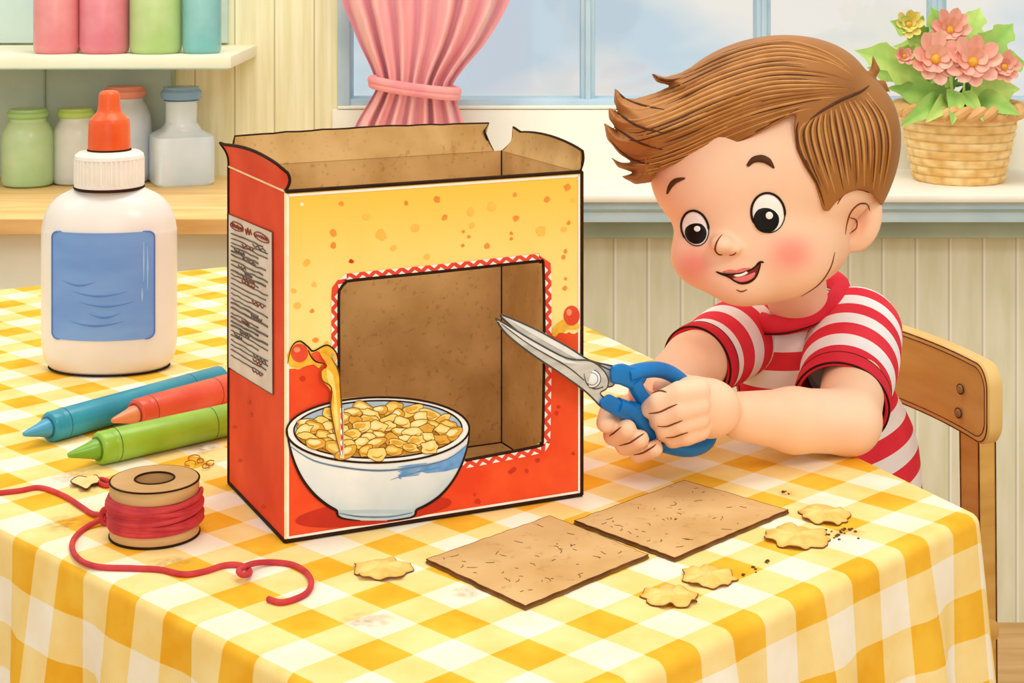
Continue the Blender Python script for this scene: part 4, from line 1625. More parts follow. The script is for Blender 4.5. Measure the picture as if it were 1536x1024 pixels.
def cutcard(label, px4, th, seed):
    r = random.Random(seed)
    q = [TB(x, y, th) for (x, y) in px4]
    base = sum(q, Vector()) / 4
    base.z = T
    ol = []
    for i in range(4):
        a, c = q[i], q[(i + 1) % 4]
        nrm = (c - a).cross(Vector((0, 0, 1))).normalized()
        K = 22
        for k in range(K):
            ol.append(a.lerp(c, k / K) + nrm * (r.uniform(-.0005, .0007) if k else 0))
    m = MB()
    m.poly(ol, (0, 0, -th + 0.0003), 0, 1)
    m.tube([p + Vector((0, 0, -th + .0011)) for p in ol], 0.0010, 1, 6, True)
    m.tube([p + Vector((0, 0, -.0004)) for p in ol], 0.0006, 2, 6, True)
    for k in range(40):
        s_, t_ = r.uniform(.06, .94), r.uniform(.06, .94)
        p = q[0].lerp(q[1], s_).lerp(q[3].lerp(q[2], s_), t_)
        a = r.uniform(0, 6.3)
        ln = r.uniform(.001, .004)
        m.tube([p - Vector((math.cos(a), math.sin(a), 0)) * ln, p + Vector((0.0006, 0, .0001)), p + Vector((math.cos(a + .4), math.sin(a + .4), 0)) * ln], 0.00028, 2, 4)
    o = m.build('cardboard_piece', [CARD2, CARDE, SOFTINK], origin=base)
    tag(o, label, 'cardboard', 'cut-out cardboard pieces')


cutcard('brown cardboard piece in front, its left corner beside a lone flake', [(640, 838), (825, 773), (972, 831), (788, 908)], 0.0034, 1)
cutcard('brown cardboard piece further back, lying nearest the boy', [(862, 780), (1026, 720), (1182, 764), (1012, 836)], 0.0034, 2)
FLK, nt, b = nodes('toasted_corn_flake')
c = mixc(nt, noise(nt, 60, coords(nt), 3, .3, .7), '#F9D984', '#EAB853')
c = mixc(nt, math_(nt, 'MULTIPLY', attr(nt, 'rimtint'), .8), c, '#D9A03C')
nt.links.new(c, b.inputs['Base Color'])
b.inputs['Roughness'].default_value = 0.6


def flake(label, cx_, cy_, w_, h_, seed):
    r = random.Random(seed)
    c0 = TB(cx_, cy_ + 4)
    s_ = c0.y / F
    dep = (TB(cx_, cy_ + 4 - h_ / 2) - TB(cx_, cy_ + 4 + h_ / 2)).length * .95
    A, B_ = w_ * s_ / 2, dep / 2
    K, Rg = 72, 9
    ph = [r.uniform(0, 6.3) for _ in range(8)]

    def rad(a):
        return 0.92 + 0.05 * math.cos(9 * a + ph[0]) + 0.045 * math.cos(5 * a + ph[1]) + 0.03 * abs(math.sin(7 * a + ph[2])) * 2 - .03

    vs, tn = [c0 + Vector((0, 0, .006))], [0]
    for i in range(1, Rg + 1):
        t = i / Rg
        for k in range(K):
            a = 2 * PI * k / K
            q = rad(a) if t > .5 else 0.88 + (rad(a) - .88) * t * 2
            zz = 0.0042 + 0.0016 * math.sin(3.1 * t * math.cos(a + ph[3]) * 2 + ph[4]) * t + 0.0009 * math.cos(7 * a + ph[5]) * t + 0.0006 * math.cos(12 * a + ph[6]) * t * t - .0026 * t * t
            vs.append(c0 + Vector((A * t * q * math.cos(a), B_ * t * q * math.sin(a), max(.0012, zz))))
            tn.append(1.0 if t > .95 else max(0, t - .6))
    fs = [(0, 1 + k, 1 + (k + 1) % K) for k in range(K)]
    for i in range(Rg - 1):
        for k in range(K):
            l = (k + 1) % K
            fs.append((1 + i * K + k, 1 + (i + 1) * K + k, 1 + (i + 1) * K + l, 1 + i * K + l))
    m = MB()
    m.add(vs, fs, 0, True, rimtint=tn)
    m.add([v - Vector((0, 0, .0010)) for v in vs], [f[::-1] for f in fs], 0, True, rimtint=tn)
    m.tube([Vector(v) - Vector((0, 0, .0005)) for v in vs[-K:]], 0.0005, 1, 6, True)
    o = m.build('cereal_flake', [FLK, LINEP], origin=c0, sharp=0)
    tag(o, label, 'cereal flake', 'loose corn flakes on the tablecloth')


flake('golden cereal flake alone at the left of the cardboard pieces', 574, 852, 92, 36, 1)
flake('golden cereal flake nearest the boy, smaller one of the right-hand pair', 1237, 770, 78, 32, 2)
flake('wide golden cereal flake just right of the far cardboard piece, beside dark crumbs', 1196, 804, 102, 38, 3)
flake('golden cereal flake touching nothing, behind the frontmost flake', 1063, 864, 84, 34, 4)
flake('golden cereal flake nearest the front edge of the table', 1005, 893, 88, 36, 5)
CRM = mat('dark_crumb', '#7A5230', '#5A3A20', 200, 0.9)
m = MB()
r6 = random.Random(8)
for (px, py, n_, sp_) in ((1132, 853, 3, 10), (1150, 843, 3, 8), (1268, 799, 14, 22), (1255, 806, 6, 16), (1180, 740, 3, 8), (1116, 862, 2, 6)):
    for k in range(n_):
        q = TB(px + r6.gauss(0, sp_ * .5), py + r6.gauss(0, sp_ * .22))
        r = r6.uniform(.0006, .0017)
        bm = bmesh.new()
        bmesh.ops.create_icosphere(bm, subdivisions=1, radius=r)
        for v in bm.verts:
            v.co = Vector((v.co.x * r6.uniform(.7, 1.4), v.co.y * r6.uniform(.7, 1.4), v.co.z * .6)) + q + Vector((0, 0, r * .5))
        m.addbm(bm, 0, True)
o = m.build('crumbs', CRM, origin=TB(700, 850), sharp=0)
tag(o, 'tiny brown crumbs scattered on the yellow checked tablecloth', 'crumbs', None, 'stuff')
m = MB()
PSH = mat('orange_shaving', '#C98A34', '#A96E24', 200, 0.8)
for (px, py) in ((283, 694), (296, 690), (305, 698), (290, 686), (312, 694)):
    a = r6.uniform(0, 6)
    pts = [(px + 9 * math.cos(a + k * .9) * (1 - k * .08) + k, py + 4 * math.sin(a + k * .9)) for k in range(7)]
    m.tube(cat([TB(x, y, .0008 + .0004 * k) for k, (x, y) in enumerate(pts)], 4), 0.0005, 0, 5)
o = m.build('shavings', PSH, origin=TB(295, 690), sharp=0)
tag(o, 'thin curled orange shavings between the green marker and the box', 'shavings', None, 'stuff')
m = MB()
q = [TB(x, y, .002 + .0012 * (k % 3)) for k, (x, y) in enumerate(cat([(106, 722), (118, 714), (134, 716), (144, 712), (150, 722), (138, 726), (130, 733), (118, 728)], 3, True))]
m.poly(q, (0, 0, -.0009), 0, 1)
m.tube(q, .0005, 1, 5, True)
o = m.build('paper_scrap', [mat('pale_yellow_scrap', '#F6DDA0', '#EBCB84', 60), SOFTINK], origin=TB(128, 722))
tag(o, 'small torn pale yellow scrap beside the spool, by the string end', 'paper scrap')
# ================================================================== chair
CHW = mat('honey_chair_wood', '#DDAE5C', '#CB9745', 7, 0.45, 0.3, stretch=(1, 1, 6))
CHE = mat('light_chair_edge', '#EBC47C', '#DDB062', 9, 0.45, 0.3)
BOLT = mat('dark_bolt', '#B08A5A', '#8E6A40', 60, 0.4, 0.4)
ce = Vector((0.402, 1.735, 0))
cdir = Vector((0.4, -0.917, 0)).normalized()      # along the backrest, towards the viewer
cn = Vector((0.917, 0.4, 0)).normalized()         # from the table out through the backrest
ch = thing('wooden_chair', 'honey wooden chair with a rounded backrest board behind the boy', 'chair', (0.34, 1.70, 0))


def cp(a, n_, z):
    return ce + cdir * a + cn * n_ + Vector((0, 0, z))


m = MB()
hw, hz, zc, rc = 0.150, 0.0385, T + 0.007, 0.022
pr = []
for sx_, sz_, a0 in ((1, 1, 0), (-1, 1, 90), (-1, -1, 180), (1, -1, 270)):
    for k in range(9):
        a = math.radians(a0 + 90 * k / 8)
        pr.append((sx_ * (hw - rc) + rc * math.cos(a), sz_ * (hz - rc) + rc * math.sin(a)))
pr = [q for i, q in enumerate(pr)]
dens = []
for i in range(len(pr)):
    a, c = pr[i], pr[(i + 1) % len(pr)]
    L = math.hypot(c[0] - a[0], c[1] - a[1])
    K = max(1, int(L / .02))
    dens += [(a[0] + (c[0] - a[0]) * k / K, a[1] + (c[1] - a[1]) * k / K) for k in range(K)]
prs = [(1.0, 0.0), (1.0, 0.016), (0.985, 0.0175), (0.975, 0.018)]
bend = lambda a: 0.9 * a * a
nD = len(dens)
vs, fs = [], []
for (sc_, th_) in [(0.95, 0.0), (0.985, 0.0), (1.0, 0.002), (1.0, 0.015), (0.985, 0.018), (0.95, 0.018)]:
    for (a, z) in dens:
        aa = a - (1 - sc_) * hw * (a / hw)
        zz = z - (1 - sc_) * hw * (z / hz) * .8
        vs.append(cp(aa, th_ - bend(aa), zc + zz))
G = 6
for r in range(5):
    for k in range(nD):
        l = (k + 1) % nD
        fs.append((r * nD + k, r * nD + l, (r + 1) * nD + l, (r + 1) * nD + k))
fs = [f[::-1] for f in fs]
b0 = m.add(vs, fs, 1, True)
# front and back faces as bent strips
cols_ = [-hw * .95 + 2 * hw * .95 * k / 40 for k in range(41)]
for th_, flip in ((0.0, False), (0.018, True)):
    V = []
    for a in cols_:
        e_ = abs(a) - (hw - rc) * .95
        hz_ = (hz - rc) * .96 + (math.sqrt(max(0, rc * rc - e_ * e_ * 1.1)) if e_ > 0 else rc) * .95
        V += [cp(a, th_ - bend(a), zc - hz_ + hw * 0.02), cp(a, th_ - bend(a), zc + hz_ - hw * .02)]
    f_ = [(2 * k, 2 * k + 1, 2 * k + 3, 2 * k + 2) for k in range(40)]
    m.add(V, [q[::-1] for q in f_] if flip else f_, 0, True)
m.tube([vs[i] - cn * .0002 for i in range(nD, 2 * nD)], 0.0007, 2, 6, True)
m.tube([vs[i] - cn * .0002 for i in range(0, nD)], 0.0005, 2, 6, True)
m.build('backrest', [CHW, CHE, SOFTINK], ch)
for a in (0.088, -0.088):
    m = MB()
    q = Matrix.Rotation(math.atan2(cdir.y, cdir.x), 4, 'Z')
    top, bot = cp(a, 0.024 - bend(a), T - 0.004), cp(a - .006 * (1 if a > 0 else -1), 0.030, 0.0)
    hx, hy = 0.0140, 0.010
    V = []
    for (c_, s_) in ((bot, .9), (top, 1.0)):
        for (u, v_) in ((-1, -1), (1, -1), (1, 1), (-1, 1)):
            V.append(c_ + cdir * hx * u * s_ + cn * hy * v_ * s_)
    m.add(V, [(3, 2, 1, 0), (4, 5, 6, 7), (0, 1, 5, 4), (1, 2, 6, 5), (2, 3, 7, 6), (3, 0, 4, 7)], 0, False)
    for k in range(4):
        m.tube([V[k], V[4 + k]], 0.0009, 1, 6)
    m.build('back_leg', [CHW, SOFTINK], ch)
for a in (0.095, -0.095):
    m = MB()
    m.lathe([(0.011, 0), (0.015, 0.2), (0.016, 0.468)], cp(a, -0.205, 0), 16)
    m.build('front_leg', CHW, ch)
m = MB()
m.box(cp(0, -0.100, 0.478), (0.225, 0.255, 0.022), math.atan2(cdir.y, cdir.x), 0.008)
m.build('seat', CHW, ch)
for (a, z) in ((0.098, T + .012), (0.094, T - .012), (-0.098, T + .012), (-0.094, T - .012)):
    m = MB()
    c0 = cp(a, -0.0022 - bend(a), z)
    lathe_axis(m, [(0.0001, 0.002), (0.0035, 0.0016), (0.0042, 0.0004), (0.0046, 0)], c0, -cn, 0, 16)
    lathe_axis(m, [(0.0042, 0.0006), (0.0052, 0.0008), (0.0052, 0)], c0, -cn, 1, 16)
    m.build('bolt', [BOLT, SOFTINK], ch)

# ================================================================== scissors
KB = 0.00040


def SY_(px, py):
    return 1.30 + (px - 748) * KB


def S(px, py, o_=0.0):
    q = P(px, py, SY_(px, py))
    return q + (CAM - q).normalized() * o_


STEEL, nt, b = nodes('brushed_steel')
c = mixc(nt, noise(nt, 30, coords(nt, 'Object', (1, 1, 4))), '#E6E4DE', '#C9C7C2')
nt.links.new(c, b.inputs['Base Color'])
b.inputs['Metallic'].default_value = 0.35
b.inputs['Roughness'].default_value = 0.35
STEEL2 = mat('pale_steel_bevel', '#F4F3EF', '#E4E3DF', 40, 0.3, 0.5)
STEELD = mat('dark_steel_line', '#57544E', '#45423C', 60, 0.5)
HBL = mat('blue_handle_plastic', '#0F7CC6', '#0A6AB2', 18, 0.4, 0.3, coat=0.15)
HBL2 = mat('light_blue_handle_glint', '#4FA8DE', '#3E9AD4', 18, 0.3, 0.5)
sz_ = thing('scissors', 'open steel scissors with blue handles held by the boy', 'scissors', S(885, 565))


def blade(name, pts, o_, bevel, extra=None):
    m = MB()
    q = cat(pts, 4, True)
    m.poly([S(x, y, o_) for x, y in q], (S(850, 550, 0) - S(850, 550, .0018)), 0, 0)
    m.tube([S(x, y, o_ - .0003) for x, y in q], 0.00075, 2, 6, True)
    bq = cat(bevel, 4)
    half = len(bevel) // 2
    m.poly([S(x, y, o_ + .0005) for x, y in bevel], (S(850, 550, 0) - S(850, 550, .0004)), 1, 1)
    if extra:
        for e in extra:
            w_ = cat(e, 5)
            m.tube([S(x, y, o_ + .0002) for x, y in w_], [.0002, .0006, .0004], 2, 6)
    return m.build(name, [STEEL, STEEL2, STEELD], sz_)


blade('back_blade', [(751, 472.5), (758, 474), (800, 492), (850, 519), (884, 540), (915, 548), (921, 552), (921, 576), (905, 580), (880, 572), (840, 545), (790, 508), (757, 480)], -0.0004,
      [(757, 475), (800, 494), (850, 521), (882, 541), (878, 546), (845, 527), (798, 501)], [[(890, 541), (905, 550), (918, 556)]])
blade('front_blade', [(745, 480), (750, 481), (800, 511), (850, 537), (885, 541), (903, 553), (912, 568), (910, 582), (900, 590), (914, 604), (905, 612), (888, 596), (872, 582), (838, 558), (795, 529), (760, 501)], 0.0022,
      [(750, 482.5), (800, 513), (850, 540), (875, 546), (845, 544), (800, 521)], [[(752, 486), (795, 517), (850, 549), (876, 570)], [(876, 560), (880, 575), (892, 583), (905, 580)]])
m = MB()
vd = (CAM - S(888, 568)).normalized()
lathe_axis(m, [(0.0065, 0.0), (0.0065, 0.0012), (0.0056, 0.0018), (0.0001, 0.0020)], S(888, 568, .0020), vd, 0, 24)
lathe_axis(m, [(0.0064, 0.0), (0.0072, 0.0006), (0.0072, 0.0)], S(888, 568, .0022), vd, 1, 24)
lathe_axis(m, [(0.0044, 0.0017), (0.0049, 0.0021), (0.0050, 0.0016)], S(888, 568, .0021), vd, 1, 24)
m.build('pivot_screw', [STEEL2, STEELD], sz_)


def handle(name, block, loop, rad, o_):
    m = MB()
    q = cat(block, 5, True)
    mid = S(*np.array(block).mean(0))
    back = (S(900, 560, 0) - S(900, 560, .011))
    pts = [S(x, y, o_ + .0055) for x, y in q]
    # rounded block: three rings
    c_ = np.array(block).mean(0)
    vs, fs = [], []
    rings_ = [(0.80, .0062), (0.93, .0050), (1.0, .0020), (1.0, -.0030), (0.9, -.0052)]
    K = len(q)
    for (s__, oo) in rings_:
        vs += [S(c_[0] + (x - c_[0]) * s__, c_[1] + (y - c_[1]) * s__, o_ + oo) for x, y in q]
    for r in range(len(rings_) - 1):
        for k in range(K):
            l = (k + 1) % K
            fs.append((r * K + k, r * K + l, (r + 1) * K + l, (r + 1) * K + k))
    fs.append(tuple(range(K))[::-1])
    fs.append(tuple((len(rings_) - 1) * K + k for k in range(K)))
    A, B_, D = vs[fs[0][0]], vs[fs[0][1]], vs[fs[0][2]]
    m.add(vs, fs, 0, True)
    lp = [(a[0], a[1], a[2] if len(a) > 2 else 0.0) for a in loop]
    lq = cat(lp, 8)
    m.tube([S(x, y, o_ + d_) for x, y, d_ in lq], rad, 0, 14)
    return m.build(name, [HBL, HBL2], sz_, sharp=60)


handle('handle', [(916, 553), (922, 547), (934, 545), (948, 549), (964, 550), (972, 558), (968, 572), (958, 582), (946, 583), (930, 577), (917, 573)],
       [(940, 562), (962, 556), (985, 554), (1006, 560), (1024, 574), (1030, 590, -.004), (1022, 604, -.006), (1004, 609, -.006), (984, 608, -.003), (968, 600), (957, 586), (950, 570)], [.0066, .0066, .0065, .0064, .006, .0055, .0055, .006, .0066], 0.0006)
handle('handle', [(899, 603), (905, 595), (914, 591), (926, 597), (940, 606), (956, 614), (962, 624), (958, 632), (944, 630), (930, 627), (916, 620), (903, 612)],
       [(925, 608), (948, 618), (962, 634), (972, 650), (988, 663), (1010, 671), (1036, 674), (1058, 666, -.004), (1066, 650, -.010), (1054, 636, -.012), (1024, 624, -.012), (990, 616, -.008), (962, 614, -.003), (945, 612)], [.0068, .0068, .0065, .0063, .0062, .0060, .0055, .005, .005, .005, .006], 0.0006)

# ================================================================== the boy
SKIN, nt, b = nodes('fair_skin')
c = mixc(nt, noise(nt, 12, coords(nt)), '#FDD2B0', '#FAC7A2')
c = mixc(nt, attr(nt, 'blush'), c, '#F4897A')
c = mixc(nt, attr(nt, 'warm'), c, '#F2A47C')
nt.links.new(c, b.inputs['Base Color'])
b.inputs['Roughness'].default_value = 0.6
b.inputs['Specular IOR Level'].default_value = 0.2
YH = 1.55
hs = YH / F
boy = thing('person', 'boy in a red and white striped t-shirt cutting with scissors at the table', 'person', (0.31, 1.69, 0.49))
LINE_SK = mat('skin_crease_brown', '#8A4A2C', '#7A3E24', 60, 0.7, 0.05)


def Hd(px, py, d):
    return P(px, py, YH + d * hs)


def rotY(deg):
    """rotation in the picture plane (clockwise positive as seen from the camera)"""
    a = math.radians(deg)
    return [[math.cos(a), 0, math.sin(a)], [0, 1, 0], [-math.sin(a), 0, math.cos(a)]]


def E(f_, px, py, d, rx, ry, rd, k=8, rot=0, op='add'):
    f_.ell(Hd(px, py, d), (rx * hs, rd * hs, ry * hs), k * hs, rotY(rot) if rot else None, op)


bf = Field((0.06, 1.31, 0.69), (0.42, 1.80, 1.10), 0.0018)
# skull, forehead, face
E(bf, 1168, 232, 5, 160, 148, 150, 1)
E(bf, 1098, 258, -45, 121, 105, 96, 30)
E(bf, 1132, 348, -28, 112, 106, 110, 30)
E(bf, 1062, 382, -72, 54, 50, 46, 24)
E(bf, 1178, 380, -88, 70, 60, 50, 26)
E(bf, 1112, 418, -92, 46, 38, 40, 22)
E(bf, 1215, 350, -20, 60, 70, 80, 24)
# nose
nose_d = -152
E(bf, 1083, 366, -136, 17, 14, 20, 10)
E(bf, 1100, 372, -134, 12, 9, 14, 6)
# ear
E(bf, 1289, 330, -42, 33, 49, 15, 6, 16)
E(bf, 1284, 332, -60, 18, 32, 9, 4, 16, op='sub')
E(bf, 1279, 340, -54, 7, 12, 6, 4, 16)
# neck
bf.cap(Hd(1185, 400, 40), P(1208, 500, 1.680), 52 * hs, 42 * hs, .010)


def PW(px, py, Y):
    return P(px, py, Y)


# chest under the shirt joins arms and neck
bf.cap(PW(1160, 525, 1.690), PW(1250, 530, 1.690), .026, .028, .01)
bf.cap(PW(1160, 525, 1.690), PW(1118, 500, 1.655), .024, .026, .01)
bf.cap(PW(1250, 530, 1.690), PW(1290, 508, 1.62), .024, .026, .01)
# near arm (the boy's left)
nS, nE, nW = PW(1290, 508, 1.62), PW(1272, 632, 1.475), PW(1112, 624, 1.420)
bf.cap(nS, nE, .030, .0275, .010)
bf.chain([nE, PW(1190, 630, 1.448), nW], [.0275, .0262, .0200], .008)
# near hand: palm, four fingers curled over the handle, thumb through the upper loop
bf.ell(PW(1062, 612, 1.398), (.0270, .0200, .0245), .008, rotY(8))
bf.ell(PW(1040, 606, 1.390), (.0200, .0170, .0230), .006)


def finger(pts, rs, k=.0016):
    bf.chain([PW(*p) for p in pts], rs, k)


finger([(1048, 585, 1.374), (1020, 590, 1.366), (990, 603, 1.370), (975, 613, 1.381)], [.0098, .0098, .0090, .0080])
finger([(1048, 607, 1.372), (1020, 614, 1.364), (994, 625, 1.370), (987, 632, 1.383)], [.0096, .0096, .0088, .0078])
finger([(1048, 628, 1.374), (1022, 635, 1.367), (1000, 643, 1.373), (996, 648, 1.385)], [.0092, .0092, .0084, .0075])
finger([(1050, 645, 1.378), (1030, 652, 1.372), (1012, 657, 1.378), (1008, 660, 1.388)], [.0086, .0084, .0076, .0068])
finger([(1058, 590, 1.405), (1030, 578, 1.422), (1004, 578, 1.424), (990, 580, 1.420)], [.0100, .0090, .0080, .0066])
# far arm (the boy's right)
fS, fE, fW = PW(1118, 500, 1.655), PW(1040, 545, 1.56), PW(978, 594, 1.452)
bf.cap(fS, fE, .030, .027, .010)
bf.cap(fE, fW, .027, .0205, .008)
bf.ell(PW(955, 632, 1.424), (.0220, .0160, .0220), .008, rotY(30))
finger([(975, 612, 1.412), (942, 610, 1.410), (914, 622, 1.390), (909, 634, 1.374)], [.0095, .0092, .0088, .0082])
finger([(962, 640, 1.420), (930, 642, 1.405), (921, 652, 1.388), (940, 643, 1.371)], [.0095, .0092, .0088, .0080])
finger([(970, 655, 1.420), (944, 660, 1.405), (938, 667, 1.390), (960, 658, 1.373)], [.0092, .0088, .0084, .0076])
finger([(985, 668, 1.422), (962, 672, 1.408), (958, 680, 1.394), (982, 673, 1.378)], [.0086, .0080, .0076, .0070])
finger([(968, 602, 1.430), (958, 590, 1.415), (960, 596, 1.392)], [.0090, .0080, .0070])
bV, bQ = bf.mesh(3)
bb = bvh_of(bV, bQ)
m = MB()


def to_px(V):
    return 768 + V[:, 0] / V[:, 1] * F, HY + (CAM.z - V[:, 2]) / V[:, 1] * F


X_, Y_ = to_px(bV)
front = (bV[:, 1] < YH - 10 * hs)
bl = 0.78 * np.exp(-(((X_ - 1042) / 25) ** 2 + ((Y_ - 397) / 25) ** 2) ** 1.3) + 0.80 * np.exp(-(((X_ - 1186) / 34) ** 2 + ((Y_ - 381) / 28) ** 2) ** 1.3)
bl *= front & (Y_ < 470) & (bV[:, 1] > 1.42)
wm = np.zeros(len(bV))
wm += 0.75 * np.exp(-(((X_ - 1285) / 17) ** 2 + ((Y_ - 333) / 26) ** 2))
wm += 0.30 * np.exp(-(((X_ - 1092) / 16) ** 2 + ((Y_ - 379) / 8) ** 2)) * front
wm += 0.35 * np.clip((Y_ - 455) / 40, 0, 1) * ((bV[:, 1] > 1.56))
wm += 0.30 * np.exp(-(((X_ - 1262) / 40) ** 2 + ((Y_ - 655) / 18) ** 2))
m.add(bV, bQ.tolist(), 0, True, blush=bl.tolist(), warm=np.clip(wm, 0, 1).tolist())
LR = 0.0008
inkline(m, bb, [(1083, 352), (1076, 362), (1073, 374), (1078, 381), (1084, 382)], LR * 1.1, 1)
inkline(m, bb, [(1094, 383), (1101, 381), (1104, 378)], LR * .8, 1)
inkline(m, bb, [(1268, 352), (1270, 336), (1276, 318), (1288, 306), (1300, 306), (1305, 316)], LR * 1.1, 1)
inkline(m, bb, [(1274, 326), (1284, 330), (1284, 342), (1274, 350)], LR * .9, 1)
inkline(m, bb, [(1104, 434), (1112, 437), (1121, 434)], LR * .8, 1)
for pts in ([(973, 620), (988, 618), (1004, 611), (1016, 606)], [(986, 639), (1000, 639), (1014, 634), (1024, 630)], [(998, 656), (1010, 655), (1022, 651), (1032, 648)],
            [(914, 654), (922, 648), (932, 640)], [(928, 668), (944, 664), (958, 655), (966, 650)], [(950, 682), (964, 679), (978, 671), (984, 666)], [(978, 590), (990, 586), (1000, 588)]):
    inkline(m, bb, pts, LR * .9, 1)
inkline(m, bb, [(1252, 378), (1245, 402), (1228, 426), (1202, 444)], LR, 1)
inkline(m, bb, [(1256, 306), (1266, 291), (1286, 284), (1304, 289)], LR * 1.1, 1)
body = m.build('body', [SKIN, LINE_SK], boy, sharp=0)

# face
EYW = mat('eye_white', '#FFFDF8', '#F8F4EC', 60, 0.3, 0.4)
EYB = mat('eye_black', '#16110F', '#0E0A08', 60, 0.4, 0.2)
EYG = mat('eye_brown_glow', '#4A3A30', '#3A2C24', 60, 0.3)
for (cx_, cy_, rx, ry, ro, ix, iy, ir, irh) in ((1043, 342, 20, 27, -14, 1045, 349, 16, 17), (1152, 319, 25, 30, -8, 1149, 329, 19, 20)):
    m = MB()
    ol = ellipse(cx_, cy_, rx, ry, ro, 40)
    patch(m, bb, ol, .0008, .0016, 0)
    w_ = on(bb, ol, .0006)
    m.tube(w_, [LR * .55 if i in range(2, 18) else LR * 1.35 for i in range(len(w_))] if len(w_) > 10 else LR, 1, 6, True)
    eye = m.build('eye', [EYW, INK], boy, sharp=0)
    m = MB()
    patch(m, bb, ellipse(ix, iy, ir, irh, -8, 32), .0026, .0006, 0)
    patch(m, bb, ellipse(ix + 2 + (2 if ir > 17 else 1), iy - 7, ir * .30, irh * .30, 0, 20), .0036, .0004, 1)  # highlight painted on the pupil as a small white disc
    m.build('pupil', [EYB, EYW, EYG], eye, sharp=0)
HAIR, nt, b = nodes('chestnut_hair')
c = mixc(nt, noise(nt, 9, coords(nt)), '#B0733A', '#97602B')
nt.links.new(c, b.inputs['Base Color'])
b.inputs['Roughness'].default_value = 0.5
b.inputs['Specular IOR Level'].default_value = 0.25
HAIRL = mat('light_chestnut_strand', '#CC9150', '#BF8242', 60, 0.5)
HAIRM = mat('mid_chestnut_strand', '#A4682F', '#965B26', 60, 0.5)
HAIRD = mat('dark_chestnut_strand', '#5E3413', '#4E2A0E', 60, 0.6)
for pts in ([(1001, 290), (1006, 279), (1014, 271), (1028, 267)], [(1121, 249), (1130, 240), (1142, 238), (1152, 242), (1161, 252)]):
    m = MB()
    w_ = on(bb, cat(pts, 6), .0004)
    mx_ = .0034 if pts[0][0] > 1100 else .0024
    m.tube(w_, [mx_ * .35, mx_ * .8, mx_, mx_ * .9, mx_ * .2], 0, 8)
    m.build('eyebrow', HAIRD, boy, sharp=0)
MOU = mat('mouth_dark_red', '#8C2A22', '#7A221C', 60, 0.5)
TON = mat('tongue_pink', '#F0837C', '#E6706A', 60, 0.4)
TEE = mat('tooth_white', '#FFFBF2', '#F6F0E6', 60, 0.3)
LIP = mat('lip_red', '#E8806E', '#DE705E', 60, 0.5)
m = MB()
mo = cat([(1078, 409), (1090, 411), (1104, 411), (1118, 408), (1130, 402), (1140, 394), (1138, 405), (1133, 416), (1124, 423), (1112, 425), (1102, 421), (1093, 415)], 3, True)
patch(m, bb, mo, .0005, .0001, 0)
w_ = on(bb, mo, .0006)
m.tube(w_, LR * .9, 1, 6, True)
inkline(m, bb, [(1074, 407), (1082, 410), (1095, 412)], LR * 1.2, 1, .0006)
inkline(m, bb, [(1134, 398), (1140, 393), (1146, 393)], LR * 1.2, 1, .0006)
patch(m, bb, cat([(1083, 408), (1094, 404), (1104, 405), (1114, 402), (1126, 402), (1116, 408), (1102, 410)], 3, True), .0008, .0008, 2)
mouth = m.build('mouth', [MOU, INK, LIP], boy, sharp=0)
m = MB()
patch(m, bb, cat([(1099, 417), (1110, 415), (1121, 412), (1133, 408), (1130, 416), (1122, 421), (1112, 423), (1104, 421)], 3, True), .0012, .0006, 0)
m.build('tongue', TON, mouth, sharp=0)
m = MB()
patch(m, bb, cat([(1101, 412), (1112, 410), (1121, 406), (1121, 410), (1113, 414), (1104, 415)], 3, True), .0014, .0004, 0)
m.build('teeth', TEE, mouth, sharp=0)

# hair: a swept mass with a side part, and strands lying along it
hf = Field((0.06, 1.38, 0.86), (0.42, 1.75, 1.10), 0.0016)
E(hf, 1173, 226, 10, 169, 158, 160, 1)
E(hf, 1150, 150, -15, 152, 93, 130, 24, -12)
E(hf, 1270, 205, -6, 76, 98, 124, 14, 6)


def sdmap(poly, x0, x1, y0, y1):
    """signed distance in pixels to a polygon (negative inside) on a 1-px grid"""
    gx, gy = np.meshgrid(np.arange(x0, x1), np.arange(y0, y1), indexing='ij')
    d2 = np.full(gx.shape, 1e9)
    ins = np.zeros(gx.shape, bool)
    n_ = len(poly)
    for i in range(n_):
        (ax, ay), (bx, by) = poly[i], poly[(i + 1) % n_]
        ex, ey = bx - ax, by - ay
        t = np.clip(((gx - ax) * ex + (gy - ay) * ey) / max(1e-9, ex * ex + ey * ey), 0, 1)
        d2 = np.minimum(d2, (gx - ax - t * ex) ** 2 + (gy - ay - t * ey) ** 2)
        if abs(ey) > 1e-9:
            ins ^= ((ay > gy) != (by > gy)) & (gx < ex * (gy - ay) / ey + ax)
    return np.where(ins, -1, 1) * np.sqrt(d2)


GXh = [hf.lo[i] + hf.h * np.arange(hf.n[i]) for i in range(3)]
XX, YY, ZZ = np.meshgrid(*GXh, indexing='ij')
MX0, MX1, MY0, MY1 = 860, 1400, 20, 520
pxg = np.clip(768 + XX / YY * F - MX0, 0, MX1 - MX0 - 1).astype(np.int32)
pyg = np.clip(HY + (CAM.z - ZZ) / YY * F - MY0, 0, MY1 - MY0 - 1).astype(np.int32)
dep = (YY - YH) / hs
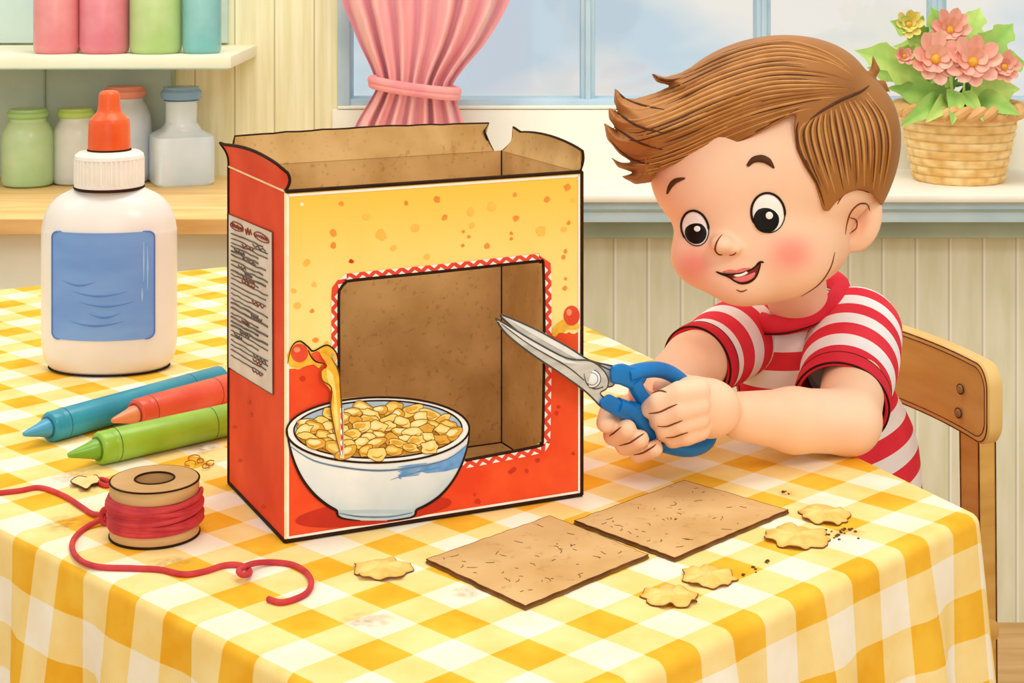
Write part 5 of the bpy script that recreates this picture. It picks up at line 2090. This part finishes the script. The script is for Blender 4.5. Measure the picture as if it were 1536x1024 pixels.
# the swept fringe with its flicked-up tips
fr_pts = [(1203, 158), (1215, 110), (1150, 62), (1100, 70), (1070, 80), (1040, 98), (1021, 108), (997, 115), (975, 108), (984, 123), (1006, 128), (981, 139), (952, 147), (934, 146), (922, 130), (920, 152), (928, 170), (911, 158), (913, 178), (926, 197), (905, 182), (909, 207), (928, 230), (950, 244), (930, 243), (914, 234), (927, 251), (951, 259), (930, 264), (952, 276), (977, 273), (983, 258), (1000, 254), (1058, 240), (1124, 208), (1170, 184)]
sd = -sdmap(fr_pts, MX0, MX1, MY0, MY1)
sdg = sd[pxg, pyg]
pxr = pxg + MX0
dc = np.interp(pxr, [905, 985, 1080, 1200], [-84, -84, -66, -40])
th_ = np.interp(pxr, [905, 960, 1050, 1200], [40, 66, 92, 110])
thick = np.minimum(th_, 10.5 * np.sqrt(np.maximum(sdg, 0)))
fd_ = np.where(sdg > 0, np.abs(dep - dc) - thick, np.maximum(np.abs(dep - dc), -sdg * 1.0))
fd_ = np.where(sdg > 0, np.maximum(fd_ * .6, -sdg), fd_) * hs
kk = 7 * hs
hh = np.clip(0.5 + 0.5 * (hf.d - fd_) / kk, 0, 1)
hf.d = (fd_ * hh + hf.d * (1 - hh) - kk * hh * (1 - hh)).astype(np.float32)
# keep face, temple and ear clear
face = [(900, 290), (975, 276), (984, 260), (1002, 253), (1060, 238), (1125, 206), (1172, 181), (1194, 168), (1190, 190), (1193, 222), (1205, 248), (1222, 276), (1234, 316), (1243, 316), (1252, 304), (1268, 290), (1288, 283), (1306, 288), (1319, 306), (1330, 320), (1345, 500), (900, 500)]
fg = sdmap(face, MX0, MX1, MY0, MY1)[pxg, pyg]
back = [(860, 515), (860, 330), (1240, 330), (1326, 318), (1395, 300), (1395, 515)]
fb = sdmap(back, MX0, MX1, MY0, MY1)[pxg, pyg]
cv = np.minimum(np.maximum(fg, dep - 20), fb) * hs
hf.d = np.maximum(hf.d, -cv).astype(np.float32)
del XX, YY, ZZ, pxg, pyg, sdg, fg, fb, cv, dep, hh, fd_


def tuft(pts, rs, k=5):
    hf.chain([Hd(*p) for p in pts], [r * hs for r in rs], k * hs)


tuft([(1280, 124, -10), (1302, 122, -6), (1313, 104, -4), (1309, 83, -4)], [18, 9, 6.5, 1.6], 3)
tuft([(1285, 134, -10), (1306, 128, -8), (1324, 126, -6), (1335, 138, -6)], [16, 8, 5.5, 1.6], 3)
hV, hQ = hf.mesh(2)
hb = bvh_of(hV, hQ)
m = MB()
m.add(hV, hQ.tolist(), 0, True)
r7 = random.Random(12)
GD = [[(1290, 116), (1250, 82), (1180, 60), (1100, 74), (1040, 100), (980, 111)],
      [(1290, 122), (1245, 95), (1170, 82), (1090, 100), (1010, 135), (960, 150), (924, 135)],
      [(1285, 126), (1240, 112), (1160, 108), (1080, 130), (1000, 165), (945, 180), (913, 162)],
      [(1275, 132), (1230, 130), (1150, 135), (1080, 158), (1000, 190), (945, 205), (907, 186)],
      [(1260, 142), (1220, 145), (1150, 158), (1080, 182), (1010, 212), (955, 226), (911, 208)],
      [(1240, 155), (1200, 162), (1140, 180), (1080, 203), (1010, 234), (960, 246), (918, 237)],
      [(1222, 169), (1190, 175), (1140, 195), (1080, 222), (1010, 247), (975, 262), (935, 266)]]


def resamp(g, n_=40):
    q = np.array(cat(g, 8))
    L = np.concatenate([[0], np.cumsum(np.hypot(*np.diff(q, axis=0).T))])
    u = np.linspace(0, L[-1], n_)
    return np.stack([np.interp(u, L, q[:, 0]), np.interp(u, L, q[:, 1])], 1)


GR_ = np.stack([resamp(g) for g in GD])
NS = 66
for i in range(NS):
    t = min(5.98, max(.03, (i + r7.uniform(-.35, .35)) / (NS - 1) * 6))
    k0 = int(t)
    cu_ = GR_[k0] * (1 - (t - k0)) + GR_[k0 + 1] * (t - k0)
    n0, n1 = r7.randint(0, 12), r7.randint(26, 39)
    inkline(m, hb, [tuple(q) for q in cu_[n0:n1 + 1:3]], (.0013, .0019, .0021)[i % 3], (3, 1, 2)[i % 3], -.0004, 4)
FRN = cat([(1212, 180), (1196, 200), (1205, 240), (1240, 312)], 8)
BKN = cat([(1300, 134), (1330, 175), (1338, 225), (1322, 306)], 8)
for i in range(42):
    t = (i + r7.uniform(-.3, .3)) / 41
    t = min(.98, max(.03, t))
    a, e_ = r7.uniform(0, .12), r7.uniform(.75, 1.0)
    n0, n1 = int(a * (len(FRN) - 1)), int(e_ * (len(FRN) - 1))
    pts = [(FRN[k][0] * (1 - t) + BKN[k][0] * t, FRN[k][1] * (1 - t) + BKN[k][1] * t) for k in range(n0, n1 + 1)]
    inkline(m, hb, pts[::2], (.0012, .0018, .0019)[i % 3], (3, 1, 2)[i % 3], -.0005, 4)
inkline(m, hb, [(985, 251), (1002, 248), (1060, 234), (1125, 202), (1172, 176), (1198, 163)], .0014, 3, -.0002, 6)
inkline(m, hb, [(1198, 182), (1195, 196), (1198, 222), (1210, 248), (1226, 276), (1237, 309)], .0013, 3, -.0002, 6)
for g in ([(992, 246), (960, 243), (932, 227), (914, 208)], [(1000, 226), (960, 214), (930, 196), (912, 184)], [(1000, 200), (960, 190), (930, 172), (916, 160)], [(1000, 165), (965, 158), (938, 148), (924, 134)], [(1040, 112), (1010, 120), (990, 118), (978, 110)]):
    inkline(m, hb, g, .0013, 3, -.0002, 6)
inkline(m, hb, [(1214, 180), (1235, 165), (1262, 150), (1290, 138), (1304, 128)], .0016, 3, -.0002, 6)
m.build('hair', [HAIR, HAIRL, HAIRM, HAIRD], boy, sharp=0)

# shirt: torso, two sleeves, collar
SHIRT, nt, b = nodes('striped_jersey')
fr = math_(nt, 'FRACT', math_(nt, 'ADD', attr(nt, 'stripe'), 20.0))
k = math_(nt, 'LESS_THAN', fr, 0.52)
nv = noise(nt, 16, coords(nt))
cw, cr_ = mixc(nt, nv, '#FBF4F0', '#EDE6E6'), mixc(nt, nv, '#EC3F4C', '#DE2F40')
c = mixc(nt, k, cw, cr_)
nt.links.new(c, b.inputs['Base Color'])
b.inputs['Roughness'].default_value = 0.85
b.inputs['Specular IOR Level'].default_value = 0.1
REDJ = mat('red_ribbing', '#E23644', '#D42A3A', 20, 0.8, 0.1)
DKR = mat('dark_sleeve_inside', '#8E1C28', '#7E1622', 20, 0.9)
tf = Field((0.17, 1.50, 0.46), (0.46, 1.86, 0.86), 0.0022)
# torso leans forward over the table
tf.ell(P(1213, 560, 1.680), (.071, .062, .072), .01)
tf.cap(P(1150, 505, 1.672), P(1285, 497, 1.672), .032, .036, .02)
tf.cap(P(1215, 540, 1.685), P(1252, 680, 1.715), .066, .078, .02)
tf.cap(P(1252, 680, 1.715), P(1264, 800, 1.700), .078, .085, .02)
tf.ell(P(1206, 502, 1.662), (.056, .052, .030), .014)
tV, tQ = tf.mesh(4)
X_, Y_ = to_px(tV)
cx0 = 0.275
st_ = (tV[:, 2] - T) / 0.0365 - 4.2 * (tV[:, 0] - cx0) - 22 * np.minimum(0.02, (tV[:, 0] - cx0) ** 2)
tb_ = bvh_of(tV, tQ)
m = MB()
m.add(tV, tQ.tolist(), 0, True, stripe=st_.tolist())
inkline(m, tb_, [(1108, 480), (1104, 520), (1107, 560), (1110, 590)], LR * 1.2, 1)
shirt = m.build('shirt', [SHIRT, INK], boy, sharp=0)


def sleeve(a, b_, ra, rb, capn, name='sleeve', sq=1.0):
    """open cloth tube from the shoulder to the cuff"""
    a, b_ = Vector(a), Vector(b_)
    d = (b_ - a)
    L = d.length
    d.normalize()
    q = d.to_track_quat('Z', 'Y').to_matrix()
    m = MB()
    n = 64
    prof = []
    for k in range(8):
        an = PI / 2 * k / 7
        prof.append((ra * math.sin(an) + .0004, -ra * .9 * math.cos(an)))
    for k in range(1, 9):
        t = k / 8
        prof.append((ra + (rb - ra) * t + .003 * math.sin(PI * t), L * t * .86))
    i0 = len(m.v)
    m.lathe(prof, (0, 0, 0), n, 0, cap0=True, cap1=False)
    zs = [v[2] for v in m.v]
    m.at['stripe'] = {i: (z / 0.0355 + .30) for i, z in enumerate(zs)}
    m.lathe([(rb + .0002, L * .84), (rb + .0022, L * .86), (rb + .0030, L * .93), (rb + .0022, L), (rb - .001, L + .001), (rb - .0022, L - .001)], (0, 0, 0), n, 1, cap0=False, cap1=False)
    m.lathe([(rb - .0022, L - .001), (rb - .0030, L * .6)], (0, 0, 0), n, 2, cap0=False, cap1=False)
    m.tube([((rb + .002) * math.cos(t), (rb + .002) * math.sin(t), L * .86) for t in np.linspace(0, 2 * PI, 64, False)], .0006, 3, 6, True)
    m.tube([((rb + .0016) * math.cos(t), (rb + .0016) * math.sin(t), L + .0002) for t in np.linspace(0, 2 * PI, 64, False)], .0010, 3, 6, True)
    for i, v in enumerate(m.v):
        m.v[i] = tuple(a + q @ Vector(v))
    return m.build(name, [SHIRT, REDJ, DKR, INK], shirt, sharp=0)


sleeve(P(1285, 497, 1.640), P(1262, 606, 1.525), .043, .0405, None)
sleeve(P(1125, 496, 1.660), P(1046, 545, 1.575), .036, .0330, None)
# neck band
m = MB()
nc = P(1204, 458, 1.648)
ring = []
for k in range(64):
    a = 2 * PI * k / 64
    px_, py_ = 1198 + 63 * math.cos(a), 452 + 30 * math.sin(a) - 19 * math.cos(a)
    ring.append(P(px_, py_, 1.652 - .054 * math.sin(a)))
m.tube(ring, 0.0096, 0, 12, True)
m.tube([q + (q - P(1200, 455, 1.65)).normalized() * .0080 - Vector((0, 0, .0055)) for q in ring], 0.0008, 1, 6, True)
m.build('collar', [REDJ, INK], shirt, sharp=0)

# trousers and shoes under the table
TRO = mat('blue_trousers', '#4F6E9C', '#425E88', 20, 0.85)
SHO = mat('brown_shoe', '#7A5236', '#6A442A', 30, 0.5)
pf = Field((0.05, 1.44, 0.16), (0.46, 1.86, 0.66), 0.004)
pf.ell((0.315, 1.700, 0.545), (.080, .078, .055), .02)
tow = -cn
side_ = cdir
ft = []
for sgn in (1, -1):
    hp = Vector((0.305, 1.695, 0.532)) + side_ * .042 * sgn
    kn_ = hp + tow * .060 + Vector((0, 0, .002))
    an_ = kn_ + tow * .01 - Vector((0, 0, .20))
    pf.cap(hp, kn_, .042, .034, .015)
    pf.cap(kn_, an_, .034, .027, .008)
    ft.append(an_)
pV, pQ = pf.mesh(3)
m = MB()
m.add(pV, pQ.tolist(), 0, True)
m.build('trousers', TRO, boy, sharp=0)
for an_ in ft:
    g = Field(an_ - Vector((.09, .09, .06)), an_ + Vector((.09, .09, .06)), .004)
    g.cap(an_ - Vector((0, 0, .022)), an_ + tow * .042 - Vector((0, 0, .032)), .026, .022, .006)
    V_, Q_ = g.mesh(2)
    m = MB()
    m.add(V_, Q_.tolist(), 0, True)
    m.build('shoe', SHO, boy, sharp=0)
